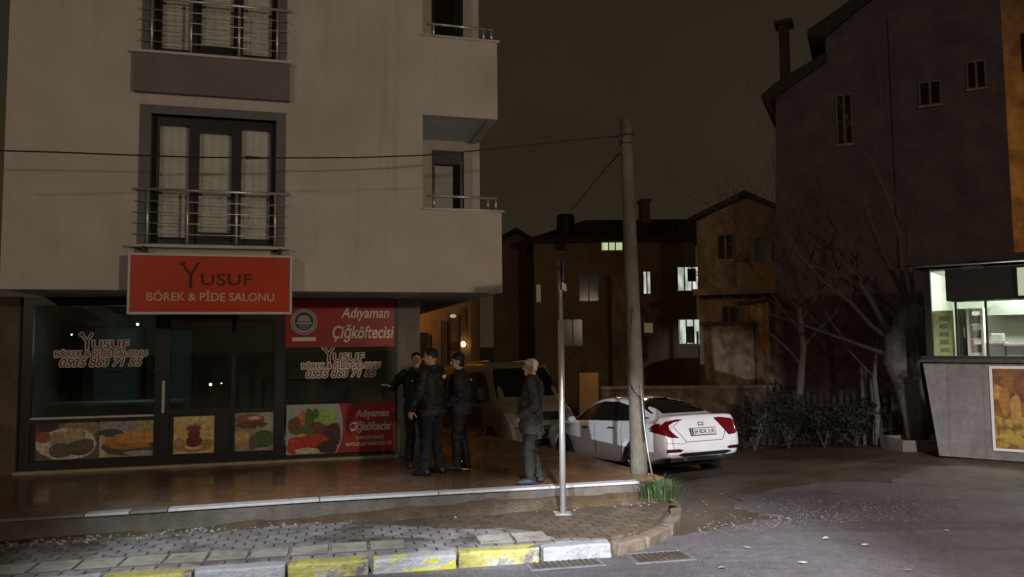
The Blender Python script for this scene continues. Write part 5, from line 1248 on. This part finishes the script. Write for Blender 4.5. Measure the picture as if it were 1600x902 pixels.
# orange lit gate pillar and wall beside the van
M['gate'] = mat('painted_gate', (0.42, 0.28, 0.12), .6, 3, .1)
g0 = on_y(905, 583, 23.5); g1 = on_y(936, 652, 23.5); gz0 = gh(g0.x, 23.5)
t = thing('garden_gate', 'flat metal garden gate glowing orange right of the van', 'gate', ((g0.x+g1.x)/2, 23.5, gz0)); hw = (g1.x-g0.x)/2
W((-hw, hw, 0, .05, .05, g0.z-gz0)).build('leaf_panel', M['gate'], t); W((-hw-.06, -hw, -.02, .08, 0, g0.z-gz0+.08), (hw, hw+.06, -.02, .08, 0, g0.z-gz0+.08)).build('gate_frame', M['iron'], t); W((hw-.12, hw-.06, -.04, 0, 1.0, 1.12)).build('handle', M['iron'], t)
t = thing('garden_wall', 'dark stone garden wall running right behind the white sedan', 'garden wall', (g1.x+.08, 23.5, gz0))
W((0, 5.2, 0, .3, -.2, 1.5)).build('wall', M['stone'], t); W((-.02, 5.25, -.05, .35, 1.5, 1.58)).build('coping', M['concrete'], t)

# lane side shops seen under the overhang, lit orange
M['lanewall'] = stain(mat('lane_wall', (0.24, 0.175, 0.10), .85, 2, .15, .3, 20), (.2, .14, .08), .8, .45, .7)
Y = 24.0; ref = Vector((0, Y, -1.3))
t = thing('lane_house', 'orange lit house down the lane seen under the overhang', 'house', ref)
a, b, z0, z1 = px_box(640, 400, 742, 900, Y, ref); W((a-4, b, 0, 5, 0, z1)).build('wall', M['lanewall'], t)
for x0, x1, y0, y1, mk in ((655, 668, 520, 600, 'frame'), (676, 690, 500, 600, 'housebrown'), (702, 705, 490, 610, 'iron'), (720, 724, 480, 610, 'housebrown'), (731, 737, 470, 610, 'lanewall')):
    c_, d_, z0, z1 = px_box(x0, y0, x1, y1, Y, ref); W((c_, d_, -.18, -.002, z0, z1)).build('pilaster', M[mk], t)
c_, d_, z0, z1 = px_box(705, 534, 719, 548, Y-.3, ref)
st_ = thing('wall_sign', 'small dark red square sign on the orange lit lane house', 'sign', Vector((0, Y-.3, -1.3)) + Vector(((c_+d_)/2, 0, z0)))
W((-(d_-c_)/2, (d_-c_)/2, 0, .06, 0, z1-z0)).build('board', mat('sign_maroon', (.12, .015, .02), .5), st_); W((-.03, .03, .06, .29, .1, .16)).build('bracket', M['iron'], st_)
lp = on_y(708, 494, Y-.25); lt = thing('wall_lamp', 'small pale lamp on the lane house wall', 'wall lamp', lp)
MB().ball((0, 0, 0), (.10, .08, .06), 14, 10).build('diffuser', mat('wall_lamp_glow', (.6, .6, .5), .5, emit=(1, .8, .5), estr=.35), lt, smooth=True); W((-.03, .03, .0, .245, -.02, .02)).build('arm', M['iron'], lt)
rp = on_y(724, 538, Y-.25); rt = thing('wall_lamp', 'tiny bright orange lamp right of the red wall sign', 'wall lamp', rp)
MB().ball((0, 0, 0), (.06, .06, .08), 12, 8).build('lit_ball', mat('amber_bulb', (.6, .4, .2), .5, emit=(1, .55, .2), estr=14), rt, smooth=True); W((-.02, .02, .0, .245, -.02, .02)).build('arm', M['iron'], rt)

# big dark apartment house on the right
A = Frame(1212, 24.0, -.6, R(-25))
t = thing('apartment_house', 'tall dark mauve apartment house with stepped eaves and a chimney pipe', 'building', A.o, A.rot)
q = A.q
out = [(q(1212, 700)[0], 0), (q(1585, 400)[0], 0), (q(1585, 400)[0], q(1560, -60)[1]), q(1400, -60), q(1290, 52), q(1290, 95), q(1212, 150)]
MB().prism(out, 0, 9).build('wall', M['purple'], t)
mb = MB(); mb.prism([q(1190, 152), q(1212, 132), q(1292, 84), q(1292, 98), q(1214, 152), q(1192, 160)], -.2, 9.3); rf = mb.build('roof', M['roof'], t)
mb = MB(); mb.prism([q(1262, 52), q(1345, -6), q(1480, -90), q(1480, -74), q(1345, 14), q(1290, 60), q(1262, 60)], -.25, 9.3); mb.build('roof', M['roof'], t)
a, b, z0, z1 = A.box(1217, 36, 1232, 130); pp = W((a, b, .1, .5, z0, z1)).build('chimney', M['roof'], rf)
W((a-.12, b+.14, -.02, .62, z1, z1+.12)).build('chimney_cap', M['roof'], pp)
a, b, z0, z1 = A.box(1396, 30, 1401, 420); W((a, b, -.12, -.002, z0, z1)).build('drainpipe', M['purple'], t)
for rect, pane in (((1438, 130, 1468, 164), 'darkpane'), ((1512, 98, 1538, 138), 'darkpane'), ((1309, 150, 1330, 225), 'darkpane')):
    frame_window(t, A, rect, pane, 1, frame='housebrown')
# orange building beyond it
Y = 32.0; ref = Vector((0, Y, -.5))
t = thing('apartment_house', 'orange lit building at the right edge beyond the dark house', 'building', ref)
a, b, z0, z1 = px_box(1520, -120, 1760, 900, Y, ref); W((a, b, 0, 8, 0, z1)).build('wall', M['housetan'], t)
for rect in ((1596, 55, 1640, 110), (1606, 210, 1645, 270)): house_window(t, ref, rect, Y-.02, 'darkpane', 1)

# ------------------------------------------------------------------ kiosk
ko = on_z(1466, 712, 0); kx = (on_z(1600, 722, 0) - ko); kx.z = 0; kx.normalize(); KR = math.atan2(kx.y, kx.x); kn = Vector((-kx.y, kx.x, 0))
def kuz(px, py, off=0.0):
    d = ray(px, py); s = (ko + kn*off - CPOS).dot(kn)/d.dot(kn); p = CPOS + d*s - ko; return p.dot(kx), p.z
t = thing('snack_kiosk', 'snack kiosk with brightly lit serving window and grey lower wall', 'kiosk', (ko.x, ko.y, 0), KR)
M['cladding'] = stain(mat('grey_cladding', (0.20, 0.195, 0.188), .7, 9, .2, .3, 20), (.11, .104, .098), 1.3, .45, .65, (1, 1, .6), .7)
u0 = kuz(1442, 570)[0]; zc = kuz(1500, 566)[1]; uw = kuz(1457, 520)[0]; ztop = kuz(1500, 452)[1]; zroof = kuz(1475, 418)[1]
MB().prism([(0.02, 0.0), (5.5, 0.0), (5.5, zc), (u0, zc)], 0, .12).build('lower_wall', M['cladding'], t)
mb = MB()
for k in range(9): mb.box(.22+.6*k, .25+.6*k, -.012, -.001, .03, zc-.03)
mb.build('cladding_rib', M['cladding'], t)
W((u0-.03, 5.5, -.14, .2, zc, zc+.05)).build('counter', mat('counter_wood', (.06, .04, .03), .5, 6, .3), t)
W((u0-.02, 5.5, -.03, .10, zc+.05, zc+.12)).build('window_rail', M['frame'], t)
mb = W((uw-.12, uw, 0, .1, zc+.12, zroof), (5.4, 5.5, 0, .1, zc+.12, zroof))
for px in (1494, 1541): u_ = kuz(px, 500)[0]; mb.box(u_-.02, u_+.02, .01, .06, zc+.12, ztop)
mb.build('window_post', M['frame'], t)
ka, kb = kuz(1479, 480, -.6)[0], 5.4
W((ka, kb, -.62, .1, kuz(1500, 470, -.6)[1], kuz(1500, 420, -.6)[1])).build('fascia', M['black'], t, bevel=.02)
W((uw-.3, 5.6, -.7, 2.6, zroof+.02, zroof+.14)).build('roof', M['roof'], t)
a = kuz(1503, 420, -.62)[0]; b = kuz(1536, 417, -.62)[0]; W((a, b, -.66, -.622, kuz(1520, 421, -.62)[1], kuz(1520, 416, -.62)[1])).build('glint_strip', M['worn'], t)  # pale strip in place of a lamp glint on the fascia
M['kback'] = mat('kiosk_inside', (0.50, 0.53, 0.47), .6, 2, .15)
W((uw-.1, 5.5, 2.4, 2.5, .1, zroof), (uw-.12, uw-.02, .1, 2.4, zc+.12, zroof), (5.4, 5.5, .1, 2.4, .1, zroof)).build('inner_wall', M['kback'], t)
W((uw, 5.4, .1, 2.4, zc-.25, zc-.2)).build('inner_floor', M['dark'], t)
W((uw, 5.4, .1, 2.4, zroof-.06, zroof-.02)).build('ceiling', M['kback'], t)
M['tubeglow'] = mat('fluorescent', (.8, .9, .8), .5, emit=(.85, 1, .80), estr=7.0)
tl = W((1.0, 2.4, 1.2, 1.26, zroof-.12, zroof-.07)).build('ceiling_tube', M['tubeglow'], t)
kl = Vector((ko.x, ko.y, 0)) + kx*1.4 + kn*0.7 + Vector((0, 0, zroof-.2))
lamp('kiosk_tube_light', 'POINT', kl - Vector((0, 0, .15)), 170, (.93, 1.0, .86), .12)
# shelf of goods, panel, machines inside the kiosk
def kin(name, label, cat, px, py, off, group=None):
    u_, z_ = kuz(px, py, off); return thing(name, label, cat, Vector((ko.x, ko.y, 0)) + kx*u_ + kn*off + Vector((0, 0, z_)), KR, group)
def ks_(px0, px1, off): return kuz(px1, 500, off)[0] - kuz(px0, 500, off)[0]
def kh_(py0, py1, off): return kuz(1520, py0, off)[1] - kuz(1520, py1, off)[1]
M['menu'] = mat('menu_panel', (0.40, 0.45, 0.20), .6, 12, .25)
r_ = kin('price_board', 'yellow green price board standing in the left kiosk window', 'board', 1476, 558, .25)
w_ = ks_(1459, 1493, .25)/2; h_ = kh_(484, 558, .25); W((-w_, w_, 0, .03, 0, h_)).build('board', M['menu'], r_)
mb = MB()
for k in range(5): mb.box(-.07, .09, -.006, -.001, h_*(.1+.17*k), h_*(.1+.17*k)+.09)
mb.build('pictures', mat('menu_pictures', (.16, .20, .10), .6, 20, .5), r_)
W((-w_-.03, -w_, -.01, .03, 0, h_*.97)).build('edge_trim', M['white'], r_)
r_ = kin('steel_rack', 'pale metal rack with round basins in the kiosk window', 'rack', 1526, 556, .5)
w_ = ks_(1513, 1539, .5)/2; h_ = kh_(482, 556, .5)
W((-w_, -w_+.05, 0, .4, 0, h_), (w_-.05, w_, 0, .4, 0, h_), (-w_+.05, w_-.05, 0, .4, h_-.05, h_), (-w_+.05, w_-.05, 0, .4, 0, .06)).build('frame', M['white'], r_)
for k in (.33, .62): W((-w_+.05, w_-.05, .02, .4, h_*k, h_*k+.03)).build('shelf', M['white'], r_)
for k in (.07, .37, .68): MB().tube([(0, .2, h_*k), (0, .2, h_*k+.16)], [.07, .11], 18).build('basin', M['steel'], r_)
M['kgrey'] = mat('kitchen_grey', (.20, .22, .20), .5, 4, .2)
M['kpale'] = mat('kitchen_pale', (.42, .47, .41), .5, 4, .15)
r_ = kin('oven', 'grey kitchen machine with a pale lid behind the kiosk glass', 'kitchen machine', 1557, 556, .7)
w_ = ks_(1545, 1573, .7)/2; W((-w_, w_, 0, .5, 0, .22)).build('cabinet', M['kgrey'], r_, bevel=.01); W((-w_-.02, w_+.02, -.03, .52, .22, .27)).build('lid', M['kpale'], r_, bevel=.01); W((-w_*.6, w_*.8, .1, .4, .27, .44)).build('hopper', M['kpale'], r_, bevel=.02)
r_ = kin('steel_worktop', 'bright steel worktop at the right end of the kiosk window', 'worktop', 1590, 556, .6)
W((-.22, .9, 0, .5, .19, .23)).build('top', M['white'], r_); W((-.18, .86, .03, .47, 0, .19)).build('cabinet', M['kgrey'], r_)
r_ = kin('extractor_hood', 'pale green extractor hood hanging inside the kiosk', 'extractor hood', 1580, 492, 1.6)
MB().prism([(-.45, 0), (.55, 0), (.35, .30), (-.25, .30)], 0, .6).build('hood', M['kgrey'], r_); W((-.06, .16, .2, .42, .30, 1.0)).build('duct', M['steel'], r_)
r_ = kin('wall_cabinet', 'dark tall cabinet between the price board and rack', 'cabinet', 1504, 557, .8)
w_ = ks_(1495, 1512, .8)/2; h_ = kh_(482, 557, .8); W((-w_, w_, 0, .4, 0, h_)).build('cabinet', mat('dark_cabinet', (.03, .035, .03), .5), r_); W((w_-.05, w_-.03, -.02, 0, h_*.4, h_*.6)).build('handle', M['steel'], r_)
u_, z_ = kuz(1592, 462, -.64)
r_ = thing('light_box', 'pale lit box sign at the right edge above the kiosk window', 'sign', Vector((ko.x, ko.y, 0)) + kx*u_ + kn*(-.72) + Vector((0, 0, z_)), KR)
W((0, .9, 0, .08, 0, kh_(420, 462, -.7))).build('panel', mat('lightbox', (.5, .52, .4), .6, emit=(.78, .86, .60), estr=.45), r_); W((-.02, 0, -.01, .09, -.02, kh_(420, 462, -.7)+.02)).build('frame', M['frame'], r_)
# food poster on the kiosk wall
ua, za = kuz(1552, 704, -.03); zb = kuz(1552, 572, -.03)[1]
r_ = thing('wall_poster', 'large orange and yellow food poster with white border on the kiosk wall', 'poster', Vector((ko.x, ko.y, 0)) + kx*ua + kn*(-.03) + Vector((0, 0, za)), KR)
ph, pw_ = zb - za, 1.5
W((0, pw_, -.01, .012, 0, ph)).build('border', M['white'], r_)
M['post_o'] = stain(mat('poster_orange', (0.26, 0.115, 0.022), .45, 5, .35), (.10, .035, .012), 2.6, .45, .6)
W((.05, pw_-.05, -.016, -.011, .05, ph-.05)).build('sheet', M['post_o'], r_)
M['post_y'] = stain(mat('poster_yellow', (.36, .26, .04), .45, 9, .3), (.16, .085, .015), 6, .48, .58)
flat(MB().add([(.05+x*(pw_-.1), 0, .05+z*(ph-.1)) for x, z in [(0, 0), (1, 0), (1, .3), (.7, .42), (.45, .30), (.3, .42), (.12, .36), (0, .42)]], [tuple(range(8))]), 'food_picture', M['post_y'], r_, -.018)
rnd = random.Random(9)
for i in range(9):
    x, z = rnd.uniform(.1, pw_-.15), rnd.uniform(ph*.45, ph*.92)
    bl = blob(x, z, rnd.uniform(.05, .12), rnd.uniform(.12, .3), i*1.7); bl.v = [(max(.055, min(a, pw_-.055)), y, max(.055, min(b, ph-.055))) for a, y, b in bl.v]
    flat(bl, 'food_picture', mat('poster_piece%d' % (i % 3), ((.34, .15, .03), (.42, .22, .06), (.18, .06, .015))[i % 3], .45, 12, .4), r_, -.0175 - .0007*i)

# ------------------------------------------------------------------ bare tree, shrubs, fence
M['bark'] = stain(mat('bark', (0.19, 0.18, 0.16), .9, 6, .35, .9, 18), (.07, .062, .05), 2.5, .45, .6, (1, 1, .35))
M['twig'] = mat('twig', (0.085, 0.072, 0.062), .85, 8, .3)
def bare_tree(label, base, trunk_pts, trunk_r, limbs, seed, depth=4):
    t = thing('bare_tree', label, 'tree', base); rnd = random.Random(seed)
    mb = MB(); mb.tube([Vector(p) - Vector(base) for p in trunk_pts], trunk_r, 14); tr = mb.build('trunk', M['bark'], t, smooth=True)
    me = tr.data
    for v in me.vertices: v.co += .035*noise.noise_vector(v.co*2.6) + .015*noise.noise_vector(v.co*9)
    br = MB()
    def grow(p, d, ln, r, n):
        pts = [p]; rr = [r]; v = d.normalized()
        for k in range(4):
            v = (v + Vector((rnd.uniform(-.25, .25), rnd.uniform(-.25, .25), rnd.uniform(-.12, .22)))).normalized()
            pts.append(pts[-1] + v*ln/4); rr.append(r*(1 - .14*(k+1)))
        br.tube(pts, rr, 5 if n < 3 else 7, caps=False)
        if n == 0: return
        for k in range(rnd.choice((3, 3, 4)) if n < 4 else 3):
            i = rnd.choice((2, 3, 4)); a = Vector((rnd.uniform(-1, 1), rnd.uniform(-1, 1), rnd.uniform(-.3, .9)))
            grow(pts[i], (v + a*.8), ln*rnd.uniform(.50, .78), rr[i]*.58, n-1)
    for p, d, ln, r in limbs: grow(Vector(p) - Vector(base), Vector(d), ln, r, depth)
    br.build('branches', M['twig'], t, smooth=True, fix=False)
Y = 17.2
tb = on_y(1432, 692, Y)
tp = [on_y(1434, 700, Y), on_y(1430, 655, Y), on_y(1418, 600, Y), on_y(1408, 565, Y), on_y(1408, 530, Y), on_y(1418, 500, Y), on_y(1428, 478, Y)]
bare_tree('bare pollarded tree with thick pale trunk leaning left of the kiosk', tb, tp, [.24, .25, .29, .36, .36, .30, .20],
    [(on_y(1412, 540, Y), (-1, -.1, .9), 2.6, .085), (on_y(1420, 500, Y), (-.5, .3, 1), 3.0, .075), (on_y(1425, 490, Y), (-.9, -.3, 1.2), 3.2, .07), (on_y(1428, 482, Y), (.1, .2, 1), 2.6, .065), (on_y(1405, 560, Y), (-1.2, .2, .5), 2.4, .06), (on_y(1415, 510, Y), (-1, .5, 1.5), 3.6, .06), (on_y(1422, 495, Y), (-.3, -.4, 1.4), 3.6, .06), (on_y(1408, 545, Y), (-1.5, -.2, .9), 3.2, .06)], 5, 5)
Y = 19.0
b_ = on_z(1240, 655, -.2); b_ = Vector((b_.x, Y, gh(b_.x, Y)))
b_ = on_y(1255, 600, Y); b_.z = gh(b_.x, Y)
bare_tree('slender bare tree in the dark yard right of the sedan', b_, [b_, b_ + Vector((-.1, 0, 1.2)), b_ + Vector((.05, 0, 2.4)), b_ + Vector((0, .1, 3.4))], [.11, .09, .075, .055],
    [(b_ + Vector((0, .1, 3.3)), (-.3, 0, 1), 2.2, .045), (b_ + Vector((.03, 0, 2.4)), (.8, 0, 1), 2.2, .045), (b_ + Vector((0, 0, 1.9)), (-1, -.1, .8), 2.2, .04), (b_ + Vector((0, .1, 3.0)), (.5, -.2, .9), 2.0, .04), (b_ + Vector((0, .1, 3.3)), (.2, .2, 1.2), 2.8, .045), (b_ + Vector((0, .1, 2.8)), (-.8, .2, 1.0), 2.8, .04)], 8, 5)
bs = on_y(1370, 690, 18.0); bs.z = gh(bs.x, 18.0)
bare_tree('thin bare sapling left of the thick pale trunk', bs, [bs, on_y(1372, 640, 18), on_y(1366, 590, 18), on_y(1372, 540, 18)], [.07, .06, .05, .04], [(on_y(1372, 545, 18), (.2, 0, 1), 1.8, .035), (on_y(1367, 590, 18), (-.6, 0, 1), 1.6, .03)], 12, 3)
# planter frame round the trunk
pl0 = on_y(1396, 697, 16.8); t = thing('planter', 'low pale planter frame around the thick tree trunk', 'planter', (on_y(1432, 697, 17.2).x, 17.2, pl0.z))
W((-.55, .5, -.5, -.42, -.2, .12), (-.55, .5, .42, .5, -.2, .12), (-.55, -.47, -.42, .42, -.2, .12), (.42, .5, -.42, .42, -.2, .12)).build('border', M['concrete'], t); W((-.47, .42, -.42, .42, -.2, .05)).build('soil', M['mud'], t)

M['picket'] = mat('grey_picket', (0.03, 0.028, 0.027), .8, 8, .3)
Yf = 18.9; fa = on_y(1168, 640, Yf); fb = on_y(1392, 640, Yf); gzf = min(gh(fa.x, Yf), gh(fb.x, Yf))
t = thing('picket_fence', 'dark wooden picket fence along the yard behind the shrubs', 'fence', (fa.x, Yf, gzf))
ln = fb.x - fa.x; n = int(ln/.16)
mb = MB()
for i in range(n): h_ = 1.25 + .05*math.sin(i*3.7); mb.prism([(.16*i, .05), (.16*i+.09, .05), (.16*i+.09, h_), (.16*i+.045, h_+.07), (.16*i, h_)], 0, .02)
mb.build('pickets', M['picket'], t); W((0, ln, .021, .06, .35, .43), (0, ln, .021, .06, .95, 1.03)).build('rails', M['picket'], t)
for i in range(4): W((i*ln/3-.04, i*ln/3+.04, .061, .14, -.2, 1.35)).build('post', M['picket'], t)
t = thing('leaning_boards', 'three pale boards leaning on the fence by the thin sapling', 'boards', (on_y(1352, 590, Yf-.2).x, Yf-.2, gzf))
for i in range(3): W((-.12+.11*i, -.05+.11*i, -.02, .02, 0, 2.0 - .12*i)).build('board', M['worn'], t)

M['shrub'] = mat('dark_leaves', (0.016, 0.020, 0.012), .7, 5, .5)
def shrub(label, base, w, h, seed):
    t = thing('shrub', label, 'shrub', base, 0, 'dark shrubs in front of the fence'); rnd = random.Random(seed); mb = MB()
    cl = [(rnd.uniform(-w, w)*.7, rnd.uniform(-.3, .3), rnd.uniform(.25, .8)*h, rnd.uniform(.25, .42)*h) for _ in range(9)]
    for i in range(1500):
        cx, cy, cz, r = rnd.choice(cl); v = Vector((rnd.gauss(0, 1), rnd.gauss(0, 1), rnd.gauss(0, 1))).normalized()*r*rnd.uniform(.5, 1.08)
        p = Vector((cx, cy, cz)) + v
        if p.z < .03: continue
        a = Vector((rnd.gauss(0, 1), rnd.gauss(0, 1), rnd.gauss(0, 1))).normalized(); b = a.cross(v.normalized()); s = rnd.uniform(.03, .055)
        mb.add([p - a*s, p + b*s*.5, p + a*s, p - b*s*.5], [(0, 1, 2, 3)])
    mb.build('foliage', M['shrub'], t, fix=False)
    s = MB()
    for i in range(7): s.tube([(0, 0, 0), (rnd.uniform(-w, w)*.4, rnd.uniform(-.1, .1), h*.45), (rnd.uniform(-w, w)*.8, rnd.uniform(-.2, .2), h*.8)], [.02, .014, .007], 5)
    s.build('stems', M['twig'], t, fix=False)
for i, (px, w, h, lb) in enumerate(((1180, .55, 1.1, 'dark shrub just right of the white sedan'), (1232, .6, 1.3, 'dark shrub under the slender bare tree'), (1288, .6, 1.0, 'lower dark shrub in the middle of the fence'), (1338, .5, 1.15, 'dark shrub left of the thin sapling'))):
    p = on_y(px, 690, 18.2); shrub(lb, (p.x, 18.2, gh(p.x, 18.2)), w, h, 20+i)
